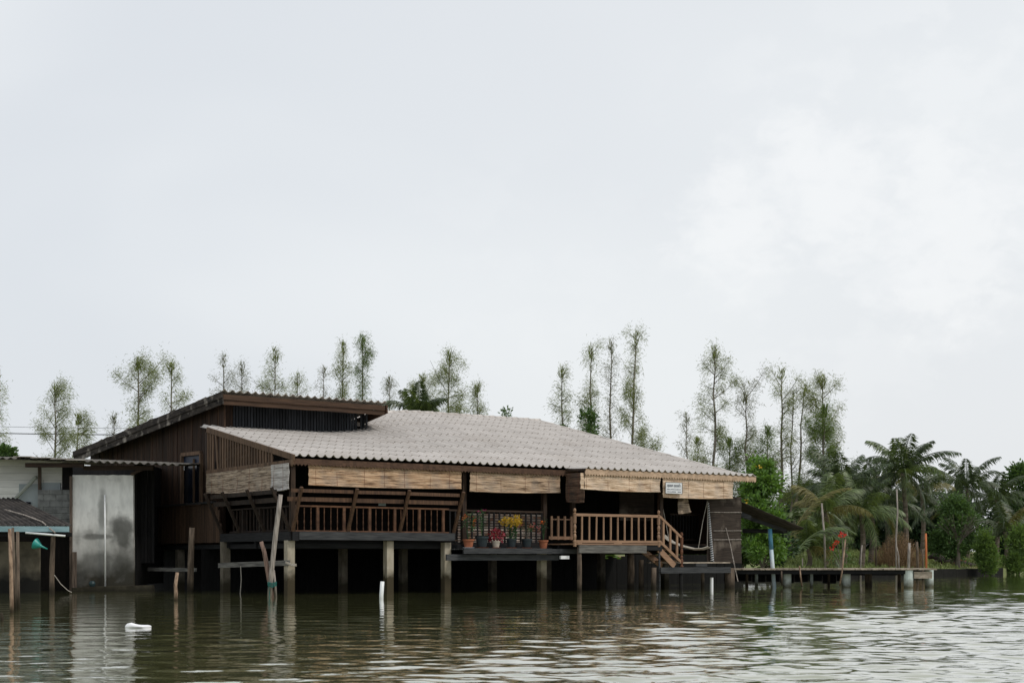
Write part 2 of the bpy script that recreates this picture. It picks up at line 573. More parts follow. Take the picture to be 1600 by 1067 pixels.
def roof_rows(s0f, s1f, ts, zfun):
    """overlapping tile rows, each row a sheet of its own riding on the one below"""
    mb = MB()
    step = PITCH / 8
    for i in range(len(ts) - 1):
        ta, tb = ts[i], ts[i + 1] + .10
        lift = .034
        rows = []
        for (t, dz) in ((ta, lift), ((ta + tb) / 2, lift * .5), (tb, 0.0)):
            a, b = s0f(t), s1f(t)
            n0 = math.floor(a / step); n1 = math.ceil(b / step)
            row = []
            for k in range(n0, n1 + 1):
                s = min(max(k * step, a), b)
                jit = 0.0
                row.append((s, t, zfun(s, t) + corr(s) + dz))
            rows.append(row)
        n = min(len(r) for r in rows)
        # trim the rows to one length (raked edges): pad short ones by clamping
        m = max(len(r) for r in rows)
        for r in rows:
            while len(r) < m:
                r.append(r[-1])
        mb.grid(rows)
    return mb


def left_edge(t):
    return .12


rows_lo = [0, .98, 1.96, 2.94, 3.92, 4.90, 5.88, 6.95]
mb = roof_rows(left_edge, hip_s, rows_lo, roof_z)
H(mb, "front_roof", 'roof', solid=.012)
mb = roof_rows(lambda t: 6.25, hip_s, [6.95, 7.65, 8.35, 9.0], roof_z)
H(mb, "front_roof", 'roof', solid=.012)
# the longer skirt of tiles over the right deck
S_J = hs(893, -.2)


def skirt_z(s, t):
    return 4.0 + .06 * t - .004


S_END = 17.44
mb = roof_rows(lambda t: S_J, lambda t: S_END + .28 * (t + 1.0), [-1.0, .02], skirt_z)
H(mb, "eave_extension", 'roof', solid=.012)
mb = MB()
mb.prism([(S_J - .02, 0, 3.90), (S_J - .02, -.98, 3.86), (S_J - .02, -.98, 3.93), (S_J - .02, 0, 3.99)], (-.03, 0, 0))
H(mb, "eave_end_board", 'wood_h')
# ridge cap
mb = MB()
n = 16
for i in range(n):
    a = 6.3 + (15.25 - 6.3) * i / n
    b = 6.3 + (15.25 - 6.3) * (i + 1) / n + .06
    mb.tube([(a, RIDGE_T + .02, roof_z(a, 9.0) + .005), (b, RIDGE_T + .02, roof_z(b, 9.0) + .02)], [.085, .10], 8)
H(mb, "ridge_cap", 'roof', smooth=True)
mb = MB()
n = 12
pa = Vector((HIP0[0] + .02, -.05, 3.99)); pb = Vector((HIP1[0] + .02, 9.0, roof_z(15.2, 9.0) + .01))
for i in range(n):
    mb.tube([pa.lerp(pb, i / n), pa.lerp(pb, (i + 1.06) / n)], [.075, .06], 8)
H(mb, "hip_cap", 'roof', smooth=True)
# hidden slopes: right hip slope and rear slope
RB = 17.6
mb = MB()
rows = []
for i in range(11):
    f = i / 10
    a = Vector((17.75, 0, 3.985)).lerp(Vector((15.2, 9, 6.52)), f)
    b = Vector((17.98, 0, 3.90)).lerp(Vector((15.3, 9, 6.50)), f)
    c = Vector((17.98, RB, 3.90)).lerp(Vector((15.2, 9.0, 6.52)), f)
    rows.append([b, b.lerp(c, .25), b.lerp(c, .5), b.lerp(c, .75), c])
mb.grid(rows)
H(mb, "side_roof", 'roof_old', solid=.02)
mb = MB()
rows = []
for i in range(10):
    t = 9.0 + (RB - 9.0) * i / 9
    rows.append([(s, t, 6.53 - .28 * (t - 9.0) + corr(s)) for s in np.arange(6.5, 15.2 + 2.7 * i / 9, PITCH / 4)])
m_ = max(len(r) for r in rows)
for r in rows:
    while len(r) < m_:
        r.append(r[-1])
mb.grid(rows)
H(mb, "rear_roof", 'roof_old', solid=.02)

# --- upper roof over the clerestory
UF = 6.0
ULB = (ht(115, -1.2), -1.2)


def up_l(t):
    return .48 + (-1.2 - .48) * (t - UF) / 10.0


def up_z(s, t):
    return 6.45 - .1405 * (t - UF)


mb = roof_rows(up_l, lambda t: 6.55, [6.0, 7.0, 8.0, 9.0, 10.0, 11.0, 12.0, 13.0, 14.0, 15.0, 16.0], up_z)
H(mb, "upper_roof", 'roof_old', solid=.015)
mb = MB()
mb.bar((.50, UF + .05, up_z(0, UF) - .17), (6.5, UF + .05, up_z(0, UF) - .17), .04, .17)
mb.bar((.50, UF + .09, up_z(0, UF) - .335), (6.5, UF + .09, up_z(0, UF) - .335), .04, .155)
H(mb, "upper_fascia", pmat("smoky_fascia", (.082, .048, .030), (.040, .025, .017), scale=(1.5, 1.5, 25), rough=.85, isl=.2))
mb = MB()      # barge board following the raked left edge, two boards stacked
for dz, th, off in ((-.10, .20, 0.0), (-.30, .20, .035)):
    for i in range(4):
        ta, tb = 6.0 + 2.5 * i, 6.0 + 2.5 * (i + 1)
        mb.bar((up_l(ta) - .03 + off, ta + .004, up_z(0, ta) + dz), (up_l(tb) - .03 + off, tb, up_z(0, tb) + dz), .035, th)
H(mb, "barge_board", 'barge')
mb = MB()
mb.bar((6.57, UF, up_z(0, UF) - .2), (6.57, 16, up_z(0, 16) - .2), .035, .3)
H(mb, "barge_board", 'fascia_d')
# rafters under the upper eave
mb = MB()
for s in np.arange(1.3, 6.4, .9):
    mb.bar((s, UF + .12, up_z(0, UF) - .14), (s, 15.8, up_z(0, 15.8) - .14), .06, .12)
H(mb, "rafters", 'black_h')

# --- clerestory
CT = 6.8
S_C0, S_C1 = hs(366, CT), hs(573, CT)
mb = MB()
nsl = 48
for i in range(nsl):
    s = S_C0 + (S_C1 - S_C0) * i / (nsl - 1)
    if 43 <= i and i % 2 == 0 and i < 47:
        continue
    w = .038
    mb.box(s - w, s + w, CT, CT + .03, roof_z(s, CT) - .02, up_z(s, CT) - .06)
H(mb, "clerestory_slats", 'slate_v')
mb = MB()
mb.box(S_C0, S_C1 - .85, CT + .12, CT + .16, roof_z(3, CT) - .1, up_z(3, CT) - .05)
H(mb, "clerestory_backing", 'black_v')
for i in range(3):
    t = CT + .25 + i * .55
    mb = MB()
    mb.box(S_C1 - .02, S_C1 + .03, t - .05, t + .05, roof_z(S_C1, t) - .02, up_z(0, t) - .06)
    H(mb, "end_slat", 'slate_v')
mb = MB()
mb.bar((S_C0 - .2, CT + .05, up_z(0, CT) - .12), (S_C1 + .05, CT + .05, up_z(0, CT) - .12), .06, .12)
H(mb, "clerestory_beam", 'black_h')
mb = MB()
mb.box(up_l(6.4) + .2, S_C0 - .05, CT + .02, CT + .07, 5.0, up_z(0, CT) - .04)
H(mb, "clerestory_end_panel", 'wall_v')

# --- gable wall (left side), planks flaring with the roof
GW0 = Vector((.72, 6.4, 0)); GW1 = Vector((-.55, 16.0, 0))


def gw(f):
    return GW0.lerp(GW1, f)


def gw_px(px):
    best = min(range(2001), key=lambda i: abs((lambda p: 800 + F * p.x / p.y - px)(hw(gw(i / 2000).x, gw(i / 2000).y, 0))))
    return best / 2000


fw0, fw1 = gw_px(317), gw_px(287)      # window span
mb = MB()
npk = 66
ZF = 1.50
for i in range(npk):
    f0, f1 = i / npk, (i + .94) / npk
    a, b = gw(f0), gw(f1)
    zt = up_z(0, a.y) - .08
    o = rnd(-.012, .012)
    segs = [(ZF, zt)]
    if fw0 - .004 < f0 < fw1 + .004:
        segs = [(ZF, 2.9), (4.52, zt)]
    for z0, z1 in segs:
        mb.prism([(a.x - .03 + o, a.y, z0), (b.x - .03 + o, b.y, z0), (b.x + .03, b.y, z0), (a.x + .03, a.y, z0)], (0, 0, z1 - z0))
H(mb, "gable_wall", 'wall_v')
# window in the gable wall
pm = gw((fw0 + fw1) / 2)
mb = MB()
a, b = gw(fw0), gw(fw1)
mb.bar((a.x - .06, a.y, 2.88), (a.x - .06, a.y, 4.56), .10, .12)
mb.bar((b.x - .06, b.y, 2.88), (b.x - .06, b.y, 4.56), .10, .12)
mb.bar((a.x - .06, a.y, 4.58), (b.x - .06, b.y, 4.58), .10, .12)
mb.bar((a.x - .06, a.y, 2.86), (b.x - .06, b.y, 2.86), .10, .12)
m2 = gw(fw0 * .62 + fw1 * .38)
mb.bar((m2.x - .06, m2.y, 2.92), (m2.x - .06, m2.y, 4.40), .06, .06)
mb.bar((a.x - .06, a.y, 4.22), (b.x - .06, b.y, 4.22), .05, .06)
win = H(mb, "window", 'lattice')
mb = MB()
mb.prism([(a.x + .02, a.y, 2.9), (b.x + .02, b.y, 2.9), (b.x + .05, b.y, 2.9), (a.x + .05, a.y, 2.9)], (0, 0, 1.62))
H(mb, "pane", 'glassdk', win)
mb = MB()
mb.prism([(a.x - .02, a.y, 4.27), (b.x - .02, b.y, 4.27), (b.x, b.y, 4.27), (a.x, a.y, 4.27)], (0, 0, .24))
H(mb, "transom", pmat("blue_transom", (.02, .03, .055), (.014, .02, .04), rough=.4), win)
# lower cladding, proud of the wall, running forward to the veranda with a raked end
T_SK = ht(350, 0.0)
mb = MB()
npk = 56
for i in range(npk):
    f0, f1 = i / npk, (i + .95) / npk
    t0, t1 = T_SK + (14.0 - T_SK) * f0, T_SK + (14.0 - T_SK) * f1
    sa = -.02 - .06 * f0
    zt = 2.80 if f0 > .045 else 1.75 + 1.05 * f0 / .045
    mb.box(sa, sa + .03, t0, t1, 1.56, zt)
H(mb, "lower_cladding", pmat("cladding_plank", (.066, .038, .023), (.032, .019, .012), scale=(14, 14, .9), rough=.8, isl=.3, bump=.3))
mb = MB()
mb.bar((-.11, T_SK + .5, 2.84), (-.13, 14.0, 2.84), .14, .06)
H(mb, "cladding_cap", 'black_h')

# --- floor, inner walls, ceiling
mb = MB()
mb.box(.12, 17.3, .35, 15.8, 1.36, ZF)
H(mb, "floor", 'black_h')
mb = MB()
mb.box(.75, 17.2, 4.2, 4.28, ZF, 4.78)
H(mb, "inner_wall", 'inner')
mb = MB()
mb.box(17.1, 17.18, 1.0, 15.8, 1.2, 4.1)
H(mb, "side_wall", 'wall_v')
mb = MB()
mb.box(-.5, 17.1, 15.82, 15.9, ZF, 4.5)
H(mb, "rear_wall", 'wall_v')
mb = MB()
for t in (1.2, 2.8):
    mb.bar((.3, t, 3.86 + .2 * t - .12), (9.4, t, 3.86 + .2 * t - .12), .08, .14)
H(mb, "purlins", 'black_h')
# boards added under the floor to block the sky behind the posts
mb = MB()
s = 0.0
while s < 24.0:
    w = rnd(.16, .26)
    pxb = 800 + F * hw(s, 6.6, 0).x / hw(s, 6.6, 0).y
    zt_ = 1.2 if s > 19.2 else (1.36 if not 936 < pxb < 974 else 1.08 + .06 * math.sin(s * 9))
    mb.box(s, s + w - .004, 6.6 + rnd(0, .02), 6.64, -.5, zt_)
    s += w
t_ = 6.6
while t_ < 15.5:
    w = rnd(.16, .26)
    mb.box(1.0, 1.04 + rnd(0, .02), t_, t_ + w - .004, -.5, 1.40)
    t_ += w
H(mb, "underfloor_shade_boards", pmat("underfloor_shade_black", (.007, .007, .007), (.004, .004, .004), scale=(20, 20, 2), rough=.9, isl=.3))  # near-black colour stands in for the deep shade under the house


# --- fascias with saw-tooth lower edges
def sawtooth(p, q, h, tooth, pitch, th, nrm):
    p = Vector(p); q = Vector(q)
    d = (q - p); Ln = d.length; d.normalize()
    mb = MB()
    n = max(1, round(Ln / pitch))
    nrm = Vector(nrm)
    ring = [p.copy(), q.copy()]
    low = []
    for i in range(n):
        a = p + d * (Ln * i / n); m = p + d * (Ln * (i + .5) / n); b = p + d * (Ln * (i + 1) / n)
        mb.prism([a, b, b - Vector((0, 0, h)), m - Vector((0, 0, h + tooth)), a - Vector((0, 0, h))], nrm * th)
    return mb


mb = sawtooth((.06, .03, 3.93), (S_J + .45, .03, 3.93), .15, .055, .115, .025, (0, 1, 0))
H(mb, "front_fascia", 'fascia_d')
mb = sawtooth((S_J - .03, -.97, 3.925), (S_END + .02, -.97, 3.925), .155, .06, .115, .025, (0, 1, 0))
H(mb, "deck_fascia", 'fascia_l')
T_L1 = ht(320, 0)
mb = sawtooth((.04, T_L1, 3.90), (.04, .0, 3.90), .15, .055, .115, .025, (1, 0, 0))
H(mb, "side_fascia", 'lattice')
# side rake board and lattice
mb = MB()
mb.bar((.08, -.02, 3.95), (.08, T_L1, 4.0 + .2 * T_L1 - .05), .05, .17)
H(mb, "rake_board", 'lattice')
mb = MB()
nl = 25
for i in range(nl):
    t = T_L1 - .06 - (T_L1 - 1.55) * i / (nl - 1)
    if i == 3:
        continue
    tl = t + (.16 if i == 4 else 0.0)
    mb.bar((.09, t, 3.86), (.09, tl, 4.0 + .2 * t - .1), .11, .03, side=(0, 1, 0))
H(mb, "gable_lattice", 'lattice')
mb = MB()
mb.bar((.12, T_L1 + .05, 1.8), (.12, T_L1 + .05, 5.15), .12, .12)
H(mb, "corner_post", 'wood_v')
mb = MB()
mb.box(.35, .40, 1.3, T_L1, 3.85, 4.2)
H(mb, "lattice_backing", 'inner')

# --- posts of the veranda (wood, above the floor)
for (s, t) in ((.12, .12), (hs(726, .3), .3), (hs(852, .35), .35), (hs(898, .3), .35), (hs(1034, -.6), -.6)):
    mb = MB()
    mb.box(s - .07, s + .07, t, t + .14, ZF, 3.85)
    H(mb, "veranda_post", 'wood_v')

# --- projecting veranda bay on the left: beams, floor, braces, backrest planks, balusters
SB = hs(709, 0)
zb0, zb1 = 1.60, 1.835
mb = MB()
mb.bar((hs(467, -.03), -.03, (zb0 + zb1) / 2), (SB, -.03, (zb0 + zb1) / 2), .07, zb1 - zb0)
H(mb, "bay_beam", 'grey_dk')
mb = MB()
mb.bar((.02, -.02, 1.70), (hs(467, -.03) - .01, -.02, 1.70), .06, .26)
mb.bar((-.02, .02, 1.70), (-.02, T_SK + .2, 1.70), .06, .26)
H(mb, "side_beam", 'black_h')
mb = MB()
mb.box(.02, SB, .02, .7, 1.80, 1.838)
mb.box(.02, .7, .72, T_SK, 1.80, 1.838)
H(mb, "bay_floor", 'wood_h')
z_top = 3.08


def brace(base, top, name="brace"):
    mb = MB()
    mb.bar(base, top, .085, .075)
    H(mb, name, pmat('shaded_side_brace', (.034, .022, .015), (.016, .011, .008), scale=(20, 20, 3), rough=.8) if name != "brace" else BR)  # side braces get a darker copy of the wood, shade painted in


BR = pmat("brace_wood", (.105, .058, .034), (.055, .031, .020), scale=(20, 20, 3), rough=.7, isl=.2)
front_b = [.03, hs(543, 0), hs(624, 0), SB - .02]
for s in front_b:
    brace((s, -.02, 1.85), (s, -.60, z_top))
side_b = [.05, 1.75, 3.55, T_SK + .1]
for t in side_b:
    brace((-.02, t, 1.85), (-.60, t, z_top), "side_brace")
mb = MB()
for o, z, h in ((-.47, 2.99, .10), (-.375, 2.75, .125)):
    pts = [-.25 if h < .11 else -.32] + [s for s in front_b[1:]]
    for a, b in zip(pts[:-1], pts[1:]):
        mb.bar((a + .04, o + .05, z), (b - .04, o + .05, z + rnd(-.01, .01)), .03, h)
H(mb, "backrest_planks", BR)
mb = MB()
for o, z, h in ((-.47, 2.97, .12), (-.375, 2.74, .14)):
    for a, b in zip(side_b[:-1], side_b[1:]):
        mb.bar((o + .05, a + .04, z), (o + .05, b - .04, z), .03, h)
M['side_dark'] = pmat("shaded_side_wood", (.030, .020, .014), (.014, .010, .008), scale=(6, 6, 6), rough=.8, isl=.3)  # shade of the bay's left side put into the wood colour
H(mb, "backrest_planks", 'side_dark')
RAILW = pmat("bay_rail_wood", (.15, .075, .042), (.08, .042, .025), scale=(8, 8, 8), rough=.65, isl=.2)
zr0, zr1 = 1.90, 2.58
mb = MB()
mb.bar((.1, .22, zr1), (SB - .05, .22, zr1), .07, .05)
mb.bar((.1, .22, 1.86), (SB - .05, .22, 1.86), .07, .04)
bayrail = H(mb, "bay_railing", RAILW)
prof = [(.017, 0), (.020, .06), (.010, .12), (.019, .20), (.022, .25), (.011, .31), (.014, .38), (.010, .45), (.019, .52), (.013, .58), (.018, .66)]
nb = 24
for i in range(nb):
    s = .30 + (SB - .55) * i / (nb - 1)
    mb = MB()
    if i % 4 == 3:
        mb.box(s - .042, s + .042, .19, .25, 1.88, zr1 - .025)
    else:
        mb.lathe((s, .22, 1.88), prof, 8)
    H(mb, "baluster", RAILW, bayrail)
mb = MB()
mb.bar((.22, .3, zr1), (.22, T_SK, zr1), .07, .05)
mb.bar((.22, .3, 1.88), (.22, T_SK, 1.88), .07, .05)
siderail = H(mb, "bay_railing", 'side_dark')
nb = 17
for i in range(nb):
    t = .55 + (T_SK - .8) * i / (nb - 1)
    mb = MB()
    if i % 5 == 3:
        mb.box(.17, .27, t - .05, t + .05, 1.6, zr1)
    else:
        mb.box(.20, .24, t - .02, t + .02, 1.88, zr1)
    H(mb, "baluster", 'side_dark', siderail)
# under-bay beams
mb = MB()
for t in (.45, 2.6, 4.7):
    mb.bar((.05, t, 1.48), (9.6, t, 1.48), .12, .18)
H(mb, "under_beams", 'black_h')

# --- concrete posts in the water
cps = [(hs(454, .1), .1, 1.58), (hs(609, .1), .1, 1.58), (hs(699, .1), .1, 1.55), (hs(849, .1), .1, 1.38)]
for s, t, zt in cps:
    mb = MB()
    rows = []
    x = s + .02
    mb.box(x - .115, x + .115, t, t + .23, -.8, zt)
    H(mb, "pillar", 'concrete')
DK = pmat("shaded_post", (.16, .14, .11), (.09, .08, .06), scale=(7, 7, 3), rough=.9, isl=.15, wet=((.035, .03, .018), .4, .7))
for s, t, zt in ((.05, 4.7, 1.58), (.25, 9.0, 1.5), (.05, 13.0, 1.5)):
    mb = MB()
    mb.box(s - .12, s + .12, t, t + .24, -.8, zt)
    H(mb, "pillar", DK)
for s in (3.2, 5.4, 8.9, 11.2, 13.6, 16.6):
    for t in (2.8, 7.8):
        mb = MB()
        mb.box(s - .11, s + .11, t, t + .22, -.8, 1.36)
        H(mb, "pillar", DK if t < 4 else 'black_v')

# --- planter platform between the bay and the deck
SP0, SP1 = SB + .05, hs(900, -.2)
mb = MB()
zp = hz(857, 7.3, -.45)
mb.bar((hs(724, -.5), -.5, zp - .07), (hs(862, -.5), -.5, zp - .07), .06, .17)
mb.bar((hs(862, -.5) + .01, -.47, zp - .08), (SP1, -.47, zp - .08), .06, .15)
mb.bar((hs(697, -.30), -.30, zp - .27), (hs(872, -.3), -.30, zp - .27), .07, .19)
H(mb, "platform_beam", 'grey_dk')
mb = MB()
for i in range(5):
    t = -.48 + i * .20
    mb.box(SP0 - .1 + rnd(0, .1), SP1, t, t + .185, zp - .035, zp)
H(mb, "platform_floor", 'grey_dk')
zr = hz(798, 7.0, .38)
mb = MB()
mb.bar((SP0 + .02, .40, zr), (hs(849, .4), .40, zr), .06, .06)
mb.bar((SP0 + .02, .40, zp + .12), (hs(849, .4), .40, zp + .12), .05, .06)
mb.bar((SP0 - .3, .2, hz(844, 5.8, .2)), (SP0 + .35, .2, hz(844, 5.8, .2)), .1, .04)
r3 = H(mb, "back_railing", 'wood_h')
nb = 18
for i in range(nb):
    s = SP0 + .06 + (hs(848, .4) - SP0 - .1) * i / (nb - 1)
    mb = MB()
    mb.bar((s + rnd(-.015, .015), .40, zp + .14), (s + rnd(-.015, .015), .40, zr - .02), .04, .05, side=(0, 1, 0))
    H(mb, "baluster", 'black_v', r3)
# short warm frame between the pots and the deck
mb = MB()
s0, s1 = hs(862, .2), hs(893, .2)
for i in range(4):
    s = s0 + (s1 - s0) * i / 3
    mb.box(s - .03, s + .03, .18, .24, hz(843, 9.5, .2), hz(806, 9.5, .2))
mb.bar((s0, .21, hz(811, 9.5, .2)), (s1, .21, hz(811, 9.5, .2)), .03, .04)
mb.bar((s0 - .1, .21, hz(840, 9.5, .2)), (s1 + .05, .21, hz(840, 9.5, .2)), .05, .10)
H(mb, "short_railing", 'warm_v')

# --- right deck with varnished railing
TD = -1.0
SD0, SD1, SD2 = hs(898, TD), hs(1029, TD), hs(1065, TD)
zd = hz(849, 11, TD)
mb = MB()
for i in range(8):
    t = TD - .02 + i * .175
    mb.box(SD0 - .05, SD1 + .12, t, t + .165, zd - .04, zd)
H(mb, "deck_floor", 'warm_h')
mb = MB()
mb.bar((hs(903, TD), TD - .05, zd - .18), (hs(1008, TD), TD - .05, zd - .18), .06, .25)
H(mb, "deck_beam", 'grey_h')
mb = MB()
mb.bar((hs(1008, TD) + .01, TD, zd - .14), (SD1 + .1, TD, zd - .14), .06, .14)
mb.bar((SD0, TD + .9, zd - .14), (SD1 + .1, TD + .9, zd - .14), .1, .2)
mb.bar((SD1 + .1, TD, zd - .14), (SD1 + .1, .3, zd - .14), .1, .2)
H(mb, "deck_joist", 'black_h')
newel = [(.055, 0), (.055, .14), (.065, .15), (.065, .17), (.035, .20), (.048, .25), (.058, .31), (.05, .36), (.032, .40), (.05, .43),
         (.05, .45), (.03, .48), (.045, .54), (.055, .60), (.04, .67), (.03, .70), (.055, .72), (.055, .98), (.06, .99), (.06, 1.02),
         (.025, 1.04), (.045, 1.09), (.05, 1.12), (.035, 1.17), (.0, 1.185)]
mb = MB()
za, zc = hz(805, 11, TD), hz(846, 11, TD)
mb.bar((SD0 + .05, TD, za), (SD1 - .05, TD, za), .06, .085)
mb.bar((SD0 + .05, TD, zc), (SD1 - .05, TD, zc), .05, .085)
mb.box(SD0 + .1, SD0 + .28, TD - .025, TD + .025, zd, zc - .044)
mb.box((SD0 + SD1) / 2 - .16, (SD0 + SD1) / 2 + .16, TD - .025, TD + .025, zd, zc - .044)
drail = H(mb, "deck_railing", 'warm_h')
for i in range(11):
    s = SD0 + .05 + (SD1 - SD0 - .1) * (i + .8) / 11.6
    mb = MB()
    mb.bar((s + rnd(-.012, .012), TD, zc + .04), (s + rnd(-.012, .012), TD, za - .04), .035, .055 + rnd(-.006, .006), side=(0, 1, 0))
    H(mb, "baluster", 'warm_v', drail)
for s, z0, col in ((SD0, zd - .10, 'warm_v'), (SD1, zd - .10, 'warm_v')):
    mb = MB()
    mb.lathe((s, TD, z0), [(r, z * (hz(795, 11, TD) - z0) / 1.185) for r, z in newel], 12)
    H(mb, "newel_post", col, drail, smooth=False)
# stairs
zl = hz(878, 14, TD)            # landing height
mb = MB()
zs_hi, zs_lo = zc - .02, hz(879, SD2, TD)
mb.bar((SD1 + .03, TD, hz(806, SD1, TD)), (SD2 - .03, TD, hz(839, SD2, TD)), .055, .075)
mb.bar((SD1 + .03, TD, hz(845, SD1, TD)), (SD2 - .03, TD, hz(878, SD2, TD)), .055, .085)
srail = H(mb, "stair_railing", 'warm_h')
for i in range(3):
    f = (i + .7) / 3.4
    s = SD1 + (SD2 - SD1) * f
    mb = MB()
    zlo = hz(845 + 33 * f, s, TD); zhi = hz(806 + 33 * f, s, TD)
    mb.box(s - .04, s + .04, TD - .02, TD + .02, zlo + .04, zhi - .03)
    H(mb, "baluster", 'warm_v', srail)
mb = MB()
mb.lathe((SD2, TD, hz(893, SD2, TD)), [(r, z * (hz(831, SD2, TD) - hz(893, SD2, TD)) / 1.185) for r, z in newel], 12)
H(mb, "newel_post", pmat("dark_newel", (.16, .07, .04), (.09, .04, .022), scale=(20, 20, 3), rough=.6), srail)
mb = MB()
mb.bar((SD1 + .05, TD + .05, hz(858, SD1, TD)), (SD2 - .28, TD + .05, hz(884, SD2, TD)), .05, .20)
mb.bar((SD1 + .05, TD + .95, hz(858, SD1, TD)), (SD2 - .05, TD + .95, hz(884, SD2, TD)), .05, .20)
H(mb, "stair_stringer", 'warm_h')
for i in range(3):
    f = (i + .6) / 3.2
    s = SD1 + .1 + (SD2 - SD1 - .2) * f
    mb = MB()
    zz = hz(853 + 28 * f, s, TD)
    mb.box(s - .12, s + .12, TD + .08, TD + .92, zz - .03, zz + .01)
    H(mb, "stair_step", 'warm_h')
# landing
SL1 = hs(1140, TD)
mb = MB()
for i in range(8):
    t = TD - .02 + i * .22
    mb.box(SD2 - .12 + rnd(0, .06), SL1 + rnd(-.06, .06), t, t + .205, zl - .04, zl)
H(mb, "landing_floor", 'jet_top')
mb = MB()
mb.bar((hs(1031, TD), TD - .03, zl - .27), (SL1, TD - .03, zl - .27), .06, .20)
mb.bar((SD2 + .6, TD - .04, zl - .10), (SD2 + 1.1, TD - .04, zl - .10), .06, .09)
H(mb, "landing_beam", 'grey_dk')
# wooden piles of the deck
for px, t, zt, r, mt in ((905, TD + .02, 1.42, .075, 'pile'), (1022, TD + .1, .75, .085, 'pile'), (1030, TD + .05, zd - .2, .035, 'grey_dk'), (985, .6, 1.4, .12, 'pile'),
                         (1002, .5, 1.0, .09, 'pile'), (1064, TD + .05, .9, .06, 'black_v'), (1098, TD + .4, .75, .06, 'pile'), (1140, TD + .1, .72, .17, 'pile'), (1142, .6, .7, .1, 'pile')):
    s = hs(px, t)
    mb = MB()
    mb.tube([(s, t, -.8), (s + rnd(-.03, .03), t, zt * .4), (s, t, zt)], [r * 1.08, r, r * .95], 10)
    H(mb, "pile", mt, smooth=True)
mb = MB()
mb.box(hs(1112, -.9) - .04, hs(1112, -.9) + .04, -.94, -.86, -.5, .40)
H(mb, "pile", 'pvc')
# horizontal rail across the piles on the left
mb = MB()
p = wl(W(342, 883, 43.5)); q = wl(W(452, 879, 40.3))
mb.bar(p, q, .06, .15)
p = wl(W(232, 889, 46.5)); q = wl(W(306, 890, 44.6))
mb.bar(p, q, .07, .12)
H(mb, "tie_plank", 'grey_h')
mb = MB()
for k in range(4):
    p = wl(W(446 + 0, 877 + k * .8, 40.15)); q = wl(W(463, 881 + k * 1.0, 40.4))
    mb.tube([p, (p + q) / 2 + Vector((0, -.03, -.03)), q], .012, 5)
mb.tube([wl(W(376, 884, 42.3)), wl(W(377, 905, 42.3)), wl(W(375, 932, 42.3))], .013, 5)
H(mb, "rope_lashing", 'rope')

# dark pile standing before the left wall
P = W(297, 926, 43.9)
mb = MB()
mb.tube([W(297, 950, 43.9), W(298, 880, 43.9), W(299, 850, 43.9), W(300, 824, 43.9)], [.105, .10, .09, .085], 10)
tag(mb.build("wooden_pile", M['pile'], smooth=True), "thick dark weathered wooden pile with a cross plank below the brown cladded wall", "pile")

# interior details: dark inner reed blinds and small fittings
mb = MB()
mb.box(hs(968, 2.2), hs(1022, 2.2), 2.2, 2.23, 2.4, 3.5)
H(mb, "inner_screen", 'screen')
# dark slatted balustrade behind the swing
mb = MB()
s0, s1 = hs(1046, 1.6), hs(1102, 1.6)
mb.bar((s0, 1.6, hz(803, 15.5, 1.6)), (s1, 1.6, hz(803, 15.5, 1.6)), .06, .06)
mb.bar((s0, 1.6, hz(843, 15.5, 1.6)), (s1, 1.6, hz(843, 15.5, 1.6)), .06, .06)
ir = H(mb, "inner_railing", 'wood_h')
for i in range(12):
    s = s0 + (s1 - s0) * (i + .5) / 12
    mb = MB()
    mb.box(s - .03, s + .03, 1.58, 1.62, hz(842, 15.5, 1.6), hz(804, 15.5, 1.6))
    H(mb, "baluster", 'black_v', ir)
mb = MB()
mb.bar((s0 - 1, 1.2, hz(852, 15.5, 1.6)), (s1, 1.2, hz(852, 15.5, 1.6)), .3, .12)
H(mb, "inner_step", 'wood_h')

# ------------------------------------------------------------------ blinds hanging at the veranda
BLG = "bamboo blinds rolled half down round the veranda"


def blind(label, p, q, ztop0, ztop1, zbot0, zbot1, mat, lean=0.0, cords=4, sag=.03, group=BLG, roll=True):
    """p,q = (s,t) ends in house coordinates"""
    P0 = Vector((*p, 0)); Q0 = Vector((*q, 0))
    o = hw(p[0], p[1], 0)
    e = thing("bamboo_blind", label, "blind", (o.x, o.y, 0), ROT, group)
    d = (Q0 - P0); Ln = d.length; d.normalize()
    n = Vector((d.y, -d.x, 0))
    nx = max(6, int(Ln / .22)); nz_ = 8
    mb = MB()
    rows = []
    ph = rnd(0, 6)
    for j in range(nz_ + 1):
        g = j / nz_
        row = []
        for i in range(nx + 1):
            f = i / nx
            zt = ztop0 + (ztop1 - ztop0) * f
            zb = zbot0 + (zbot1 - zbot0) * f - sag * math.sin(PI * f)
            w = .012 * math.sin(ph + f * Ln * 5) * g + .008 * math.sin(ph + 17 * f * Ln + j)
            ed = rnd(-.018, .018) if i in (0, nx) else 0
            pt = d * (Ln * f + ed) + n * (w + lean * g) + Vector((0, 0, zt + (zb - zt) * g))
            row.append(pt)
        rows.append(row)
    mb.grid(rows)
    s_ = mb.build("slats", mat, e, solid=.015)
    mb = MB()
    bot = [r + n * .012 for r in rows[-1]]
    mb.tube(bot, .022 if roll else .015, 6)
    mb.build("bottom_rod", mat, e, smooth=True)
    for c in range(cords):
        f = (c + .5) / cords
        i = min(nx - 1, int(f * nx))
        mb = MB()
        a = rows[0][i] + n * .014; b = rows[-1][i] + n * .032
        mb.tube([a, rows[nz_ // 2][i] + n * .018, b], .004, 4)
        mb.build("cord", M['cord'], e)
    return e


